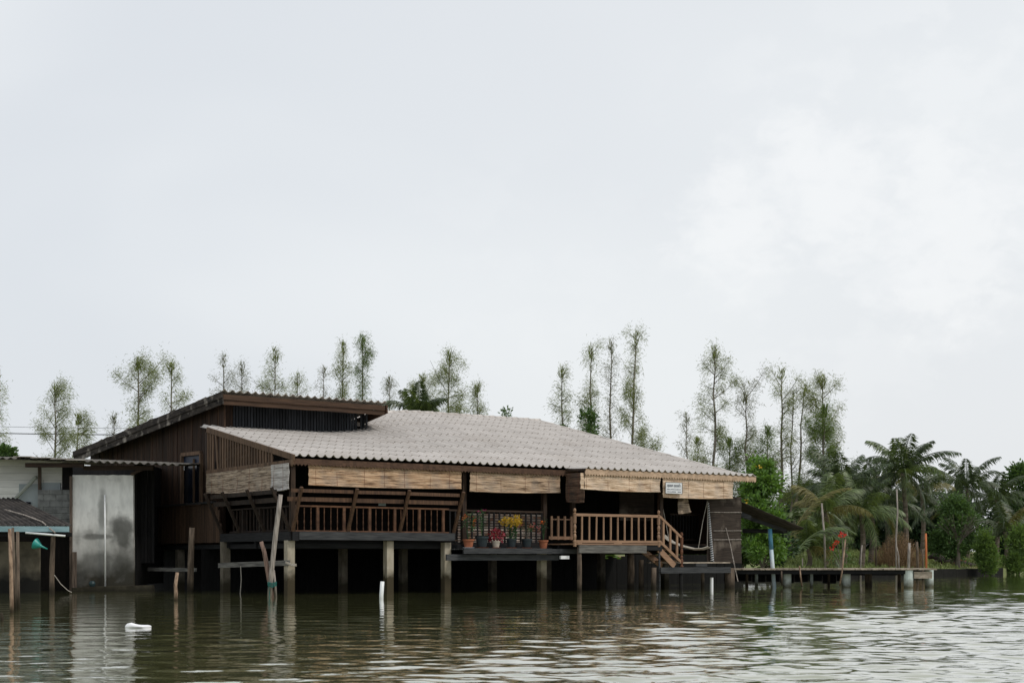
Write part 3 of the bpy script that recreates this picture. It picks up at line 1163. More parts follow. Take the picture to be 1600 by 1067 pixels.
tb = .12
s0, s1 = hs(482, tb), hs(721, tb)
blind("long warm brown bamboo blind at the front, between the dark corner and the narrow gap", (s0, tb), (s1, tb), 3.80, 3.80,
      hz(757, s0, tb), hz(763, s1, tb), M['bl_warm'], cords=7)
s0, s1 = hs(734, tb), hs(875, tb)
blind("beige bamboo blind hanging above the row of flower pots", (s0, tb), (s1, tb), 3.80, 3.80, hz(767, s0, tb), hz(769, s1, tb),
      M['bl_mid'], cords=4)
s0 = hs(876, .05)
blind("short dark brown bamboo blind hanging crosswise where the eave steps forward", (S_J - .02, .06), (S_J - .02, -.93), 3.82, 3.82,
      hz(783, S_J, .05), hz(784, S_J, -.9), M['bl_dark'], cords=2)
tb = -.90
s0, s1 = hs(907, tb), hs(1031, tb)
blind("pale straw bamboo blind hanging above the orange deck railing", (s0, tb), (s1, tb), 3.80, 3.80, hz(763, s0, tb), hz(768, s1, tb),
      M['bl_pale'], cords=4)
s0, s1 = hs(1035, tb), hs(1145, tb)
blind_sign = blind("pale straw bamboo blind carrying the small white sign, at the right end", (s0, tb), (s1, tb), 3.80, 3.80,
                   hz(776, s0, tb), hz(778, s1, tb), M['bl_pale'], cords=4)
sb = .0
t0, t1 = ht(323, sb), ht(425, sb)
blind("grey brown bamboo blind under the gable lattice on the left side", (sb, t0), (sb, t1), 3.78, 3.78, hz(770, sb, t0), hz(766, sb, t1),
      M['bl_old'], cords=5)
t2 = .10
blind("short silvery grey bamboo blind beside the front left corner", (sb - .02, t1 - .02), (sb - .02, t2), 3.80, 3.80,
      hz(766, sb, t1), hz(763, sb, t2), M['bl_grey'], cords=2)
# the loose bundle under the sign and the brown reed screen at the end
tb = .1
sa = hs(1068, -.6)
e = thing("bamboo_blind", "loose crumpled piece of reed blind dangling under the signed blind", "blind", hw(sa, -.6, 0), ROT)
mb = MB()
rows = []
for j in range(11):
    g = j / 10
    w0 = -.20 - .03 * g; w1 = .17 + .05 * g + .14 * max(0, g - .55)
    rows.append([(w0 + (w1 - w0) * i / 7 + rnd(-.006, .006), .05 * math.sin(i * 1.3 + g * 3), hz(772, sa, -.6) + (hz(803 - 4 * i / 7, sa, -.6) - hz(772, sa, -.6)) * g)
                 for i in range(8)])
mb.grid(rows)
mb.build("slats", M['bl_old'], e, solid=.02)
mb = MB()
mb.tube([Vector(p) + Vector((0, -.02, 0)) for p in rows[-1]], .028, 6)
mb.build("bottom_rod", M['bl_old'], e)
tb = -.25
s0, s1 = hs(1104, tb), hs(1158, tb)
e = blind("tall dark weathered reed screen closing the right end of the veranda", (s0, tb), (s1, tb), hz(776, s0, tb), hz(776, s1, tb),
          hz(878, s0, tb), hz(879, s1, tb), M['screen'], cords=0, sag=0, group=None)
mb = MB()
for py in (829, 843, 800):
    z = hz(py, s0, tb)
    mb.tube([(0.05 if py not in (829, 843) else .3, -.03, z), (s1 - s0, -.03, z + .02)], .014, 5)
mb.build("cross_rod", M['bark_grey'], e)

# white sign
so, ss1 = hs(1040, -1.0), hs(1066, -1.0)
sg = thing("sign_board", "small white sign with two words in Thai script on the right bamboo blind", "sign", hw(so, -1.0, hz(771, so, -1)), ROT)
wd = ss1 - so
hgt = hz(752.5, so, -1) - hz(771, so, -1)
mb = MB()
mb.box(0, wd, 0, .012, 0, hgt)
mb.build("panel", M['sign'], sg)
mb = MB()
for z in (0.0, hgt - .015):
    mb.box(-.006, wd + .006, -.006, 0, z, z + .015)
for x in (-.006, wd - .009):
    mb.box(x, x + .015, -.0085, -.0065, .0, hgt)
mb.build("frame", M['grey_h'], sg)
try:
    cu = bpy.data.curves.new("lettering", 'FONT')
    cu.body = "\u0e04\u0e38\u0e13\u0e22\u0e28 \u0e04\u0e38\u0e13\u0e41\u0e01\u0e49\u0e27"
    cu.size = .2
    cu.extrude = .002
    tmp = bpy.data.objects.new("lettering_curve", cu)
    COL.objects.link(tmp)
    dg = bpy.context.evaluated_depsgraph_get()
    me = bpy.data.meshes.new_from_object(tmp.evaluated_get(dg))
    bpy.data.objects.remove(tmp)
    a = np.array([v.co[:] for v in me.vertices])
    x0, x1, y0, y1 = a[:, 0].min(), a[:, 0].max(), a[:, 1].min(), a[:, 1].max()
    k = wd * .80 / (x1 - x0)
    ky = min(hgt * .36 / (y1 - y0), k * 1.4)
    for v in me.vertices:
        x, y, z = v.co
        v.co = (wd * .1 + (x - x0) * k, -.008 - z, hgt * .52 + (y - y0) * ky)
    me.materials.clear()
    me.materials.append(M['ink'])
    lo = bpy.data.objects.new("lettering", me)
    COL.objects.link(lo)
    lo.parent = sg
except Exception as ex:
    print("lettering failed", ex)
mb = MB()          # small unreadable lines
for z, xs in ((hgt * .36, (.08, .90)), (hgt * .16, (.08, .62)), (hgt * .16, (.72, .92))):
    x = xs[0]
    while x < xs[1]:
        w = rnd(.02, .05)
        mb.box(wd * x, wd * min(x + w, xs[1]), -.008, -.001, z, z + .012 + rnd(0, .012))
        x += w + .015
mb.build("small_print", M['ink'], sg)

# ------------------------------------------------------------------ flower pots
def pot(px, t, rt, hgt, mat, label, saucer=None):
    s = hs(px, t)
    p = hw(s, t, zp)
    e = thing("flower_pot", label, "flower pot", p, 0, "flower pots along the veranda platform")
    zb = 0
    if saucer:
        mb = MB()
        mb.lathe((0, 0, 0), [(rt * .85, 0), (rt * 1.15, .045), (rt * 1.08, .045), (rt * .8, .015)], 14)
        mb.build("saucer", M[saucer], e)
        zb = .02
    mb = MB()
    mb.lathe((0, 0, zb), [(rt * .68, 0), (rt * .95, hgt * .82), (rt * 1.08, hgt * .83), (rt * 1.1, hgt), (rt * .95, hgt), (rt * .9, hgt * .9), (0.001, hgt * .88)], 16, cap=False)
    mb.build("pot", M[mat], e, smooth=False)
    return e, zb + hgt


def leaf(mb, c, d, L_, w, droop=0.0, roll=None):
    d = Vector(d).normalized()
    up = Vector((rnd(-1, 1), rnd(-1, 1), rnd(-1, 1)))
    a = d.cross(up)
    if a.length < 1e-4:
        a = Vector((1, 0, 0))
    a.normalize()
    c = Vector(c)
    m = c + d * (L_ * .5)
    tip = c + d * L_ + Vector((0, 0, -droop * L_))
    mb.add([c, m + a * w / 2, tip, m - a * w / 2], [(0, 1, 2, 3)])


def blob(mb, c, r, n, L_, w):
    for _ in range(n):
        d = Vector((random.gauss(0, 1), random.gauss(0, 1), random.gauss(0, 1))).normalized()
        q = Vector(c) + Vector((d.x * r[0], d.y * r[1], d.z * r[2])) * (random.random() ** .5)
        leaf(mb, q, d + Vector((rnd(-.5, .5), rnd(-.5, .5), rnd(-.3, .6))), L_ * rnd(.6, 1.2), w * rnd(.7, 1.2))


def stems(mb, n, z0, hh, spread, r=.006):
    tips = []
    for _ in range(n):
        a = rnd(0, 2 * PI); h_ = hh * rnd(.7, 1.0)
        p = Vector((0, 0, z0)); q = Vector((spread * math.cos(a), spread * math.sin(a), z0 + h_))
        m = p.lerp(q, .5) + Vector((rnd(-.03, .03), rnd(-.03, .03), .05))
        mb.tube([p, m, q], [r, r * .8, r * .6], 5)
        tips.append(q)
    return tips


TP = -.22
e, z = pot(732, TP, .17, .27, 'terracotta', "terracotta pot on a white saucer with tall orange flowers, first from the left", 'white')
mb = MB(); tp = stems(mb, 7, z - .02, .95, .18); mb.build("stem", M['plant'], e)
mb = MB()
for q in tp:
    blob(mb, q * .72 + Vector((0, 0, .1)), (.08, .08, .25), 16, .09, .035)
mb.build("foliage", M['plant'], e)
mb = MB()
for q in tp:
    blob(mb, Vector((q.x, q.y, z + (q.z - z) * rnd(.55, 1))), (.035, .035, .035), 12, .05, .035)
mb.build("flowers", M['orange'], e)
e, z = pot(753, TP, .20, .36, 'potdark', "wide dark plastic pot with one thin climbing plant, second from the left", 'terracotta')
mb = MB(); tp = stems(mb, 4, z - .02, .95, .09); mb.build("stem", M['plant'], e)
mb = MB()
for q in tp:
    for g in (.5, .7, .9):
        blob(mb, q * g + Vector((0, 0, .2 * (1 - g))), (.07, .07, .1), 9, .08, .03)
mb.build("foliage", M['plant'], e)
MG = pmat("magenta_petal", (.36, .04, .16), (.28, .03, .12), isl=.3, trans=.2)
for q in tp[:2]:
    mb = MB()
    blob(mb, q, (.04, .04, .04), 8, .05, .04)
    mb.build("flower", MG, e)
e, z = pot(775, TP - .05, .13, .22, 'potwhite', "small cream pot overflowing with crimson leaves", 'terracotta')
mb = MB(); blob(mb, (0, 0, z + .17), (.24, .22, .19), 120, .13, .06); mb.build("foliage", M['red'], e)
e, z = pot(799, TP, .16, .30, 'potdark', "dark pot with a tall bunch of yellow flowers", 'terracotta')
mb = MB(); tp = stems(mb, 11, z - .02, .62, .22); mb.build("stem", M['plant'], e)
mb = MB(); blob(mb, (0, 0, z + .2), (.18, .18, .22), 130, .14, .03); mb.build("foliage", M['plant'], e)
mb = MB()
for q in tp + [Vector((-.3, 0, z + .52)), Vector((-.2, -.05, z + .62)), Vector((.2, -.05, z + .66)), Vector((.12, -.1, z + .5)), Vector((.26, 0, z + .55))]:
    blob(mb, q, (.09, .09, .065), 26, .08, .05)
mb.build("flowers", M['yellow'], e)
e, z = pot(823, TP, .165, .30, 'potdark', "dark blue grey pot with a sparse dull red flowering plant", 'terracotta')
mb = MB(); tp = stems(mb, 10, z - .02, .5, .24); mb.build("stem", M['trunk'], e)
mb = MB()
for q in tp:
    blob(mb, q * .85 + Vector((0, 0, .05)), (.08, .08, .08), 12, .08, .03)
mb.build("foliage", M['plant'], e)
mb = MB()
for q in tp + [Vector((.38, 0, z + .35)), Vector((.4, -.05, z + .2))]:
    blob(mb, q, (.05, .05, .04), 10, .055, .04)
mb.build("flowers", M['pinkred'], e)
e, z = pot(849, TP, .15, .28, 'terracotta', "orange terracotta pot with a single orange bloom, beside the veranda post")
mb = MB(); tp = stems(mb, 4, z - .02, .62, .09); mb.build("stem", M['plant'], e)
mb = MB()
for q in tp:
    blob(mb, q * .9 + Vector((0, 0, .05)), (.1, .1, .16), 18, .10, .035)
mb.build("foliage", M['leaf_dk'], e)
mb = MB(); blob(mb, (-.03, -.12, z + .56), (.05, .05, .05), 26, .06, .05); mb.build("flowers", M['orange'], e)

# striped pale shutter behind the potted plants
s0, s1 = hs(716, .95), hs(849, .95)
e = thing("slatted_screen", "pale striped slat screen behind the dark balusters and the flower pots", "screen", hw(s0, .95, 0), ROT)
mb = MB()
z = zp + .1
while z < hz(803, 7, .95):
    mb.box(0, s1 - s0, 0 + rnd(0, .012), .03, z, z + rnd(.045, .07))
    z += .082
mb.build("slats", pmat("screen_slat", (.55, .47, .40), (.30, .17, .11), scale=(3, 3, 1.3), rough=.7, isl=.4, lo=.42, hi=.6), e)
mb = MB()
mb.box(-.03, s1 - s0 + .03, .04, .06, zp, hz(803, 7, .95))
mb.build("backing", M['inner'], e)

# white box under the deck, small plaque in the bay
p = hw(hs(882, -.75), -.75, hz(873, 10, -.75))
mb = MB()
mb.box(0, .33, 0, .08, 0, .105)
e = mb.build("white_tube_lamp", M['white'])
e.location = p; e.rotation_euler = (0, 0, ROT)
e.name = "white_box"
tag(e, "small white oblong box fixed under the platform left of the deck railing", "box")
p = hw(hs(597, -.2), -.2, hz(790, 3, -.2))
mb = MB(); mb.box(0, .24, 0, .03, 0, .11)
e = mb.build("plaque", pmat("grey_plaque", (.16, .19, .18), (.12, .14, .14), rough=.6))
e.location = p; e.rotation_euler = (0, 0, ROT)
tag(e, "small grey plaque hung on the backrest of the left veranda bay", "plaque")

# ------------------------------------------------------------------ hammock swing
tw = -.35
def hp(px, py, t=tw):
    s = hs(px, t)
    return hw(s, t, hz(py, s, t))


o = hp(1090, 858)
sw = thing("hammock_swing", "pale hammock slung on ropes between the stairs and the reed screen", "hammock", (o.x, o.y, 0))
mb = MB()
top = [hp(*p) for p in ((1034, 836), (1050, 848), (1066, 854), (1085, 858.5), (1100, 858), (1110, 855))]
rows = []
for k in range(5):
    g = (k - 2) / 2
    rows.append([p + Vector((0.12 * g, .28 * g, .05 * g * g)) for p in top])
mb.grid(rows)
mb.build("seat", M['rope'], sw, world=True, solid=.02)
for a in ([(1032, 770), (1036, 795), (1041, 820), (1045, 842)], [(1031, 772), (1031, 800), (1034, 836)], [(1105, 783), (1098, 815), (1091, 857)], [(1106, 783), (1105.5, 820), (1105, 857)]):
    mb = MB()
    mb.tube([hp(*p) for p in a], .012, 5)
    mb.build("rope", M['rope'], sw, world=True)
po = hp(1112, 877)
sp = thing("striped_pole", "slim leaning pole wound with white spiral bands beside the reed screen", "pole", (po.x, po.y, zl))
a, b = hp(1113, 877), hp(1106.5, 786)
mb = MB(); mb.tube([a, b], [.05, .022], 8); mb.build("pole", pmat("dark_green_pole", (.03, .05, .055), (.02, .03, .034), rough=.5), sp, world=True)
mb = MB()
pts = []
for i in range(26 * 10 + 1):
    f = i / 260
    r = .053 + (.024 - .053) * f
    pts.append(a.lerp(b, f) + Vector((r * math.cos(i * PI / 5), r * math.sin(i * PI / 5), 0)))
mb.tube(pts, .012, 5)
mb.build("spiral_band", M['white'], sp, world=True)

# rope line and thin stick by the screen
mb = MB()
mb.tube([W(1134, 824, 49.6), W(1141, 850, 49.4), W(1148, 885, 49.0), W(1153, 908, 48.8)], [.012, .014, .016, .018], 5)
tag(mb.build("thin_cane", M['bark_grey']), "thin leaning cane in front of the reed screen, reaching the water", "cane")

# ------------------------------------------------------------------ lean-to awning on the right
e = thing("awning", "dark corrugated lean-to awning on a blue and white pole right of the house", "awning", W(1203, 888, 51.0))
mb = MB()
c00, c10 = W(1154, 783, 50.2), W(1256, 826, 50.8)
c01, c11 = W(1150, 805, 54.5), W(1232, 829, 55.0)
rows = []
for j in range(7):
    g = j / 6
    rows.append([c00.lerp(c10, f).lerp(c01.lerp(c11, f), g) + Vector((0, 0, .03 * math.cos(2 * PI * j * 1.5))) for f in np.linspace(0, 1, 3)])
rows = []
for i in range(3):
    f = i / 2
    rows.append([c00.lerp(c10, f).lerp(c01.lerp(c11, f), g) + Vector((0, 0, .025 * math.cos(g * 2 * PI * 16))) for g in np.linspace(0, 1, 129)])
mb.grid(rows)
mb.build("sheet", M['roof_dark'], e, world=True, solid=.012)
mb = MB()
mb.bar(W(1160, 806, 51.0), W(1228, 829, 51.6), .06, .12)
mb.bar(W(1160, 829, 53.5), W(1230, 830, 53.5), .06, .16)
mb.bar(W(1158, 803, 50.6), W(1173, 809, 50.6), .08, .16)
mb.build("beam", M['grey_dk'], e, world=True)
pm_ = [W(1210, 921, 51.0), W(1207, 884, 51.0), W(1205, 858, 51.0), W(1203, 826, 51.0)]
mb = MB(); mb.tube([pm_[0], pm_[1], pm_[2]], .075, 12); mb.build("pole_foot", pmat("faded_pipe", (.42, .56, .64), (.60, .66, .68), scale=(9, 9, 2), rough=.5), e, world=True, smooth=True)
mb = MB(); mb.tube([pm_[2], pm_[3]], .078, 12); mb.build("pole", M['pvc_blue'], e, world=True, smooth=True)

# ------------------------------------------------------------------ jetty
jt = thing("jetty", "low weathered plank jetty on pale concrete posts running right from the house", "jetty", W(1300, 917, 50.9))
zj = .69
X0 = (1141 - 800) / F * 50.4
X1 = (1463 - 800) / F * 50.4
mb = MB()
x = X0
while x < X1 - .1:
    w = rnd(.17, .24)
    mb.box(x, x + w - .012, 50.35 + rnd(-.04, .03), 52.0 + rnd(-.05, .05), zj - .05, zj + rnd(0, .012))
    x += w
mb.build("deck_boards", M['jet_top'], jt, world=True)
mb = MB()
mb.bar((X0, 50.50, zj - .13), (X1 - 1.0, 50.50, zj - .13), .07, .14)
mb.bar((X0, 51.8, zj - .16), (X1 - .2, 51.8, zj - .16), .1, .2)
mb.build("bearer", M['black_h'], jt, world=True)
mb = MB()
mb.bar(W(1428, 898, 50.45), W(1456, 898, 50.45), .06, .24)
mb.build("end_board", M['jet_top'], jt, world=True)
for px, Y, r, zt in ((1419.5, 50.55, .165, zj - .06), (1452, 51.2, .15, zj - .06), (1322, 51.0, .16, zj - .06), (1230, 51.0, .15, zj - .06)):
    p = W(px, 917, Y)
    mb = MB(); mb.tube([(p.x, Y, -.9), (p.x, Y, zt)], r, 16)
    mb.build("post", M['pale_teal'], jt, world=True, smooth=False)
for px, Y, r, mt in ((1182, 51.6, .06, 'pale_teal'), (1268, 51.6, .06, 'pale_teal'), (1295, 51.6, .05, 'pile'),
                     (1357, 51.5, .13, 'pile'), (1405, 51.5, .07, 'pile'), (1167, 51.2, .05, 'pile')):
    p = W(px, 917, Y)
    mb = MB(); mb.tube([(p.x, Y, -.9), (p.x, Y, zj - .1)], r, 10)
    mb.build("post", M[mt], jt, world=True)
mb = MB()
x = X0
while x < X1 - 3.2:
    mb.box(x, x + .5, 51.9, 51.94, rnd(.12, .22), zj - .1)
    x += .52
mb.build("skirt_boards", M['black_v'], jt, world=True)
for i, (pts, lab) in enumerate((([(1221, 892, 50.2), (1222, 915, 50.2)], "dark thin stake before the jetty, nearest the blue pole"),
                                ([(1249, 884, 50.1), (1251, 900, 50.1), (1253, 916, 50.1)], "knobbly thin stake against the jetty, second right of the blue pole"),
                                ([(1321, 842, 50.1), (1316, 890, 50.1), (1312, 915, 50.1)], "tall leaning bare stick against the middle of the jetty, near the red flowers"))):
    mb = MB(); mb.tube([W(*p) for p in pts], .028, 6)
    tag(mb.build("stake", M['bark'] if i else M['pile'], smooth=True), lab, "stake", "stakes around the jetty")

# ------------------------------------------------------------------ poles and floating things in the river
def pole(name, pts, rads, mat, label, cat, group=None, n=9):
    mb = MB()
    mb.tube([W(*p) for p in pts], rads, n)
    return tag(mb.build(name, M[mat], smooth=True), label, cat, group)


Y1 = 27.8
pole("mooring_pole", [(19, 985, Y1), (18, 930, Y1), (17, 880, Y1), (15, 826, Y1)], [.042, .04, .037, .034], 'bark',
     "pale barked mooring pole, leftmost of the three at the left edge", "pole", "mooring poles at the left edge")
pole("mooring_pole", [(24, 970, 29.2), (22, 900, 29.2), (20, 824, 29.2)], [.032, .03, .026], 'pile',
     "thin dark mooring pole, middle of the three at the left edge", "pole", "mooring poles at the left edge")
pole("mooring_pole", [(30, 975, 29.6), (28, 930, 29.6), (27.5, 830, 29.6)], [.042, .04, .033], 'pile',
     "reddish dark mooring pole, rightmost of the three at the left edge", "pole", "mooring poles at the left edge")
Y2 = 35.6
pole("stub_pole", [(274, 955, Y2), (275, 925, Y2), (274, 915, Y2), (277, 894, Y2)], [.052, .05, .045, .042], 'bark',
     "short light brown stub pole standing alone in the water", "pole")
Y3 = 39.0
e = thing("crossed_poles", "two crossed poles lashed with green cord near the concrete pillar", "mooring poles", W(426, 933, Y3))
mb = MB(); mb.tube([W(428, 950, Y3), W(424, 925, Y3), (W(418, 890, Y3)), W(413, 862, Y3), W(408, 846, Y3)], [.06, .065, .065, .06, .055], 10)
mb.build("short_pole", pmat("reddish_bark", (.30, .20, .16), (.11, .075, .06), scale=(18, 18, 3), rough=.9, bump=.5), e, world=True, smooth=True)
mb = MB(); mb.tube([W(421, 935, Y3 - .14), W(424, 895, Y3 - .14), W(430, 840, Y3 - .14), W(435, 800, Y3 - .14), W(438.5, 772.5, Y3 - .14)], [.062, .068, .07, .066, .06], 10)
mb.build("tall_pole", M['bark_grey'], e, world=True, smooth=True)
mb = MB(); mb.tube([W(431, 935, Y3 - .02), W(430, 915, Y3 - .02), W(427.5, 890, Y3 - .02)], .035, 8)
mb.build("pale_stick", M['bark_grey'], e, world=True, smooth=True)
mb = MB()
for k in range(5):
    y = 909 + k * 1.3
    mb.tube([W(418.5, y, Y3 - .22), W(425, y + 2 + k * .3, Y3 - .26), W(432, y, Y3 - .2), W(430, y - 1, Y3 + .1), W(420, y, Y3 + .1), W(418.5, y, Y3 - .22)], .011, 5)
mb.tube([W(419, 912, Y3 - .22), W(421, 925, Y3 - .2), W(420.5, 934, Y3 - .2)], .012, 5)
mb.build("lashing", M['bluerope'], e, world=True)
pole("white_pipe", [(596, 950, 37.2), (596, 930, 37.2), (597.5, 908, 37.2)], [.055, .055, .055], 'pvc',
     "short leaning white plastic pipe sticking out of the water before a concrete pillar", "pipe")
mb = MB()
c = W(216, 980, 22.0)
for j in range(9):
    pass
rows = []
for j in range(13):
    th = PI * j / 12
    row = []
    for i in range(14):
        ph = 2 * PI * i / 14
        r = 1 + .25 * math.sin(3 * ph + j) * .5 + rnd(-.12, .12)
        row.append((c.x + .205 * math.cos(th) * (1 + rnd(-.02, .02)), c.y + .10 * math.sin(th) * math.cos(ph) * r,
                    .012 + max(-.02, .055 * math.sin(th) * math.sin(ph) * r * (1 + .5 * math.cos(2.2 * th + .6)))))
    row.append(row[0])
    rows.append(row)
mb.grid(rows)
tag(mb.build("floating_bag", M['white'], smooth=True), "crumpled white plastic bag floating on the river", "bag")
pole("stake", [(4, 985, 24.0), (3, 965, 24.0), (2, 957, 24)], [.03, .03, .02], 'pile', "short black snag poking out of the river at the bottom left edge", "stake")

# ------------------------------------------------------------------ riverside shack on the left
SY = 45.0
sh = thing("riverside_shack", "low shack of white boards and stained plaster under a corrugated roof, at the left", "shack", W(100, 918, SY))


def S(mb, name, mat, parent=None, **kw):
    return mb.build(name, M[mat] if isinstance(mat, str) else mat, parent or sh, world=True, **kw)


def zat(py, Y):
    return HC + (HZ - py) / F * Y


def xat(px, Y):
    return (px - 800) / F * Y


# corrugated roof, nearly edge on: an old pale half and a scalloped right half
mb = MB()
rows = []
xa, xb = xat(-60, 44.2), xat(282, 44.2)
n = 320
for j in range(4):
    g = j / 3
    row = []
    for i in range(n + 1):
        f = i / n
        x = xa + (xb - xa) * f
        row.append((x, 44.4 + 2.7 * g, zat(715 + 10 * (x - xat(20, 44.2)) / (xat(282, 44.2) - xat(20, 44.2)) * (1 if x > xat(20, 44.2) else .3), 44.2) + .19 * g + .034 * math.cos(2 * PI * x / .255)))
    rows.append(row)
mb.grid(rows)
S(mb, "roof", pmat("grimy_sheet", (.17, .16, .145), (.075, .07, .064), scale=(1.5, 1.5, 1.5), rough=.9, bump=.3), solid=.015)
mb = MB()
rng = random.Random(3)
x = xat(18, 44.1)
while x < xat(112, 44.1):
    w = rng.uniform(.5, .75)
    z = zat(716 + 6 * (x - xat(20, 44)) / 2, 44.1) + .05
    mb.box(x, x + w, 44.25 + rng.uniform(-.05, .05), 46.6, z, z + .02 + rng.uniform(0, .02))
    x += w * .95
S(mb, "patch_sheets", 'roof_pale')
mb = MB()
mb.bar((xat(40, 44.6), 44.6, zat(726.5, 44.6)), (xat(131, 44.6), 44.6, zat(726.5, 44.6)), .1, .14)
mb.bar((xat(131, 44.9), 44.9, zat(731, 44.9)), (xat(240, 44.9), 44.9, zat(731, 44.9)), .1, .14)
mb.bar((xat(205, 44.9), 44.9, zat(741, 44.9)), (xat(230, 44.9), 44.9, zat(730, 44.9)), .07, .08)
S(mb, "roof_beam", 'wood_h')
# white board wall
mb = MB()
z = zat(880, 45.95)
while z < zat(724, 45.95):
    x = xat(-70, 45.95)
    while x < xat(97, 45.95):
        w = rnd(2.2, 3.2)
        mb.box(x, min(x + w - .012, xat(97, 45.95)), 45.95 + rnd(0, .012), 45.98, z, z + .222)
        x += w
    z += .227
S(mb, "board_wall", 'clap')
mb = MB()
mb.box(xat(97, 45.9), xat(113, 45.9), 45.9, 45.94, zat(800, 45.9), zat(727, 45.9))
S(mb, "door", 'black_v')
mb = MB()
mb.box(xat(-80, 49), xat(235, 50), 49.5, 49.6, -.5, 4.3)
mb.box(xat(210, 46), xat(214, 46), 46.0, 49.5, .2, 4.2)
S(mb, "rear_wall", 'black_v')
mb = MB()
mb.box(xat(60, 45.75), xat(64.5, 45.75), 45.7, 45.78, zat(768, 45.7), zat(727, 45.7))
mb.box(xat(110, 44.95), xat(113.4, 44.95), 44.86, 44.95, zat(926, 45), zat(744, 45))
mb.box(xat(113.6, 44.9), xat(120, 44.9), 44.82, 44.9, zat(920, 45), zat(862, 45))
S(mb, "post", pmat("grey_brown_post", (.13, .10, .08), (.06, .045, .036), scale=(20, 20, 2), rough=.9, isl=.3))
mb = MB()
mb.box(xat(30, 45.9), xat(60, 45.9), 45.88, 45.93, zat(800, 45.9), zat(756, 45.9))
mb.box(xat(64.6, 45.9), xat(94.5, 45.9), 45.88, 45.93, zat(766, 45.9), zat(754, 45.9))
S(mb, "blue_panel", pmat("faded_blue_panel", (.40, .45, .47), (.32, .37, .39), scale=(2, 2, 2), rough=.8))
mb = MB()
mb.box(xat(36, 45.85), xat(48, 45.85), 45.83, 45.87, zat(795, 45.85), zat(784, 45.85))
S(mb, "vent", 'glassdk')
mb = MB(); mb.tube([W(20, 783, 45.7), W(50, 752, 45.7), W(55, 746, 45.7), W(57.5, 746, 45.8)], .06, 8)
S(mb, "drain_pipe", pmat("grey_pipe", (.42, .45, .41), (.34, .37, .33), rough=.5))
# block wall
mb = MB()
z = zat(830, 45.6); r_ = 0
while z < zat(766, 45.6):
    x = xat(59, 45.6) - (.2 if r_ % 2 else 0)
    while x < xat(109.5, 45.6):
        a, b = max(x, xat(59, 45.6)), min(x + .385, xat(109.5, 45.6))
        if b > a:
            mb.box(a, b, 45.6 + rnd(0, .006), 45.8, z, min(z + .19, zat(765, 45.6)))
        x += .395
    z += .2; r_ += 1
S(mb, "block_wall", 'block')
# plaster panel
mb = MB()
n = 12
xl, xr = xat(113.4, SY), xat(208, SY)
ring = [(xl, SY, -.6), (xr + .02, SY, -.6)]
for i in range(n + 1):
    f = i / n
    ring.append((xr + (xl - xr) * f, SY, zat(742 + rnd(-.5, .5), SY)))
mb.prism(ring, (0, .16, 0))
pw = S(mb, "plaster_wall", 'plaster')
mb = MB(); mb.tube([W(164.6, 916, 44.9), W(163.8, 773, 44.9)], .028, 8)
S(mb, "white_pipe", 'pvc', smooth=True)
mb = MB()
mb.prism([W(112, 918, 44.6), W(150, 916, 44.6), W(236, 914, 44.6), W(240, 935, 44.6), W(112, 935, 44.6)], (0, .38, 0))
S(mb, "wall_footing", pmat("footing", (.085, .075, .052), (.04, .035, .026), scale=(4, 4, 4), rough=.95, wet=((.02, .018, .012), .2, .5)))
mb = MB()
mb.lathe(W(144, 916, 44.7), [(.07, 0), (.10, .06), (.11, .10), (.08, .16), (.04, .18)], 10)
S(mb, "pipe_outlet", pmat("outlet", (.03, .06, .07), (.02, .04, .045), rough=.5))
mb = MB()
for i in range(6):
    x = xat(209, 46.5) + i * .115
    mb.box(x, x + .1, 46.5 + rnd(0, .02), 46.53, .9, zat(727, 46.5))
S(mb, "dark_recess_boards", 'black_v')  # black boards added to stand for the shade of the recess

# lean-to in the bottom left corner
ln = thing("lean_to", "dark corrugated lean-to roof with a light blue fascia at the left edge", "lean-to", W(40, 926, 43.0))
mb = MB()
rows = []
for j in range(4):
    g = j / 3
    row = []
    for i in range(161):
        f = i / 160
        t0_ = W(-90 + 117 * f, 779 if f < .99 else 780, 45.2)
        b0_ = W(-35 + 147 * f, 822, 42.0)
        row.append(t0_.lerp(b0_, g) + Vector((0, 0, .04 * math.cos(2 * PI * f * 16))))
    rows.append(row)
mb.grid(rows)
mb.build("roof_sheet", M['roof_dark'], ln, world=True, solid=.012)
mb = MB()
mb.bar(W(-40, 826, 41.95), W(108, 826.5, 41.95), .03, .165)
mb.build("fascia", M['bluepaint'], ln, world=True)
mb = MB()
mb.bar(W(-40, 834, 42.3), W(112, 835, 42.3), .08, .12)
mb.build("beam", M['black_h'], ln, world=True)
mb = MB(); mb.tube([W(40, 832, 41.8), W(102, 837, 41.8)], .03, 8)
mb.build("pipe", M['pvc'], ln, world=True, smooth=True)
mb = MB()
mb.tube([W(8, 796, 43.3), W(40, 805, 42.8), W(66, 815, 42.2), W(86, 832, 41.75)], .022, 6)
mb.build("loose_pole", M['bark_grey'], ln, world=True)
mb = MB()
mb.box(xat(-60, 43.2), xat(61, 43.2), 43.2, 43.35, -.5, zat(846, 43.2))
mb.build("low_wall", M['block_dk'], ln, world=True)
mb = MB()
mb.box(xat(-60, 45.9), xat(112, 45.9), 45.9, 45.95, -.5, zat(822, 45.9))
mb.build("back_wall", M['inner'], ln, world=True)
mb = MB()
p = W(81.5, 930, 42.2)
mb.tube([(p.x, 42.2, -.6), W(81, 890, 42.2), W(82, 866, 42.2), W(83, 838, 42.2)], [.085, .08, .075, .07], 10)
mb.build("post", M['pile'], ln, world=True)
mb = MB()
c = W(59.5, 851, 41.9)
d = Vector((1, -.15, -.42)).normalized()
a = Vector((c.x - .09, c.y, c.z + .04))
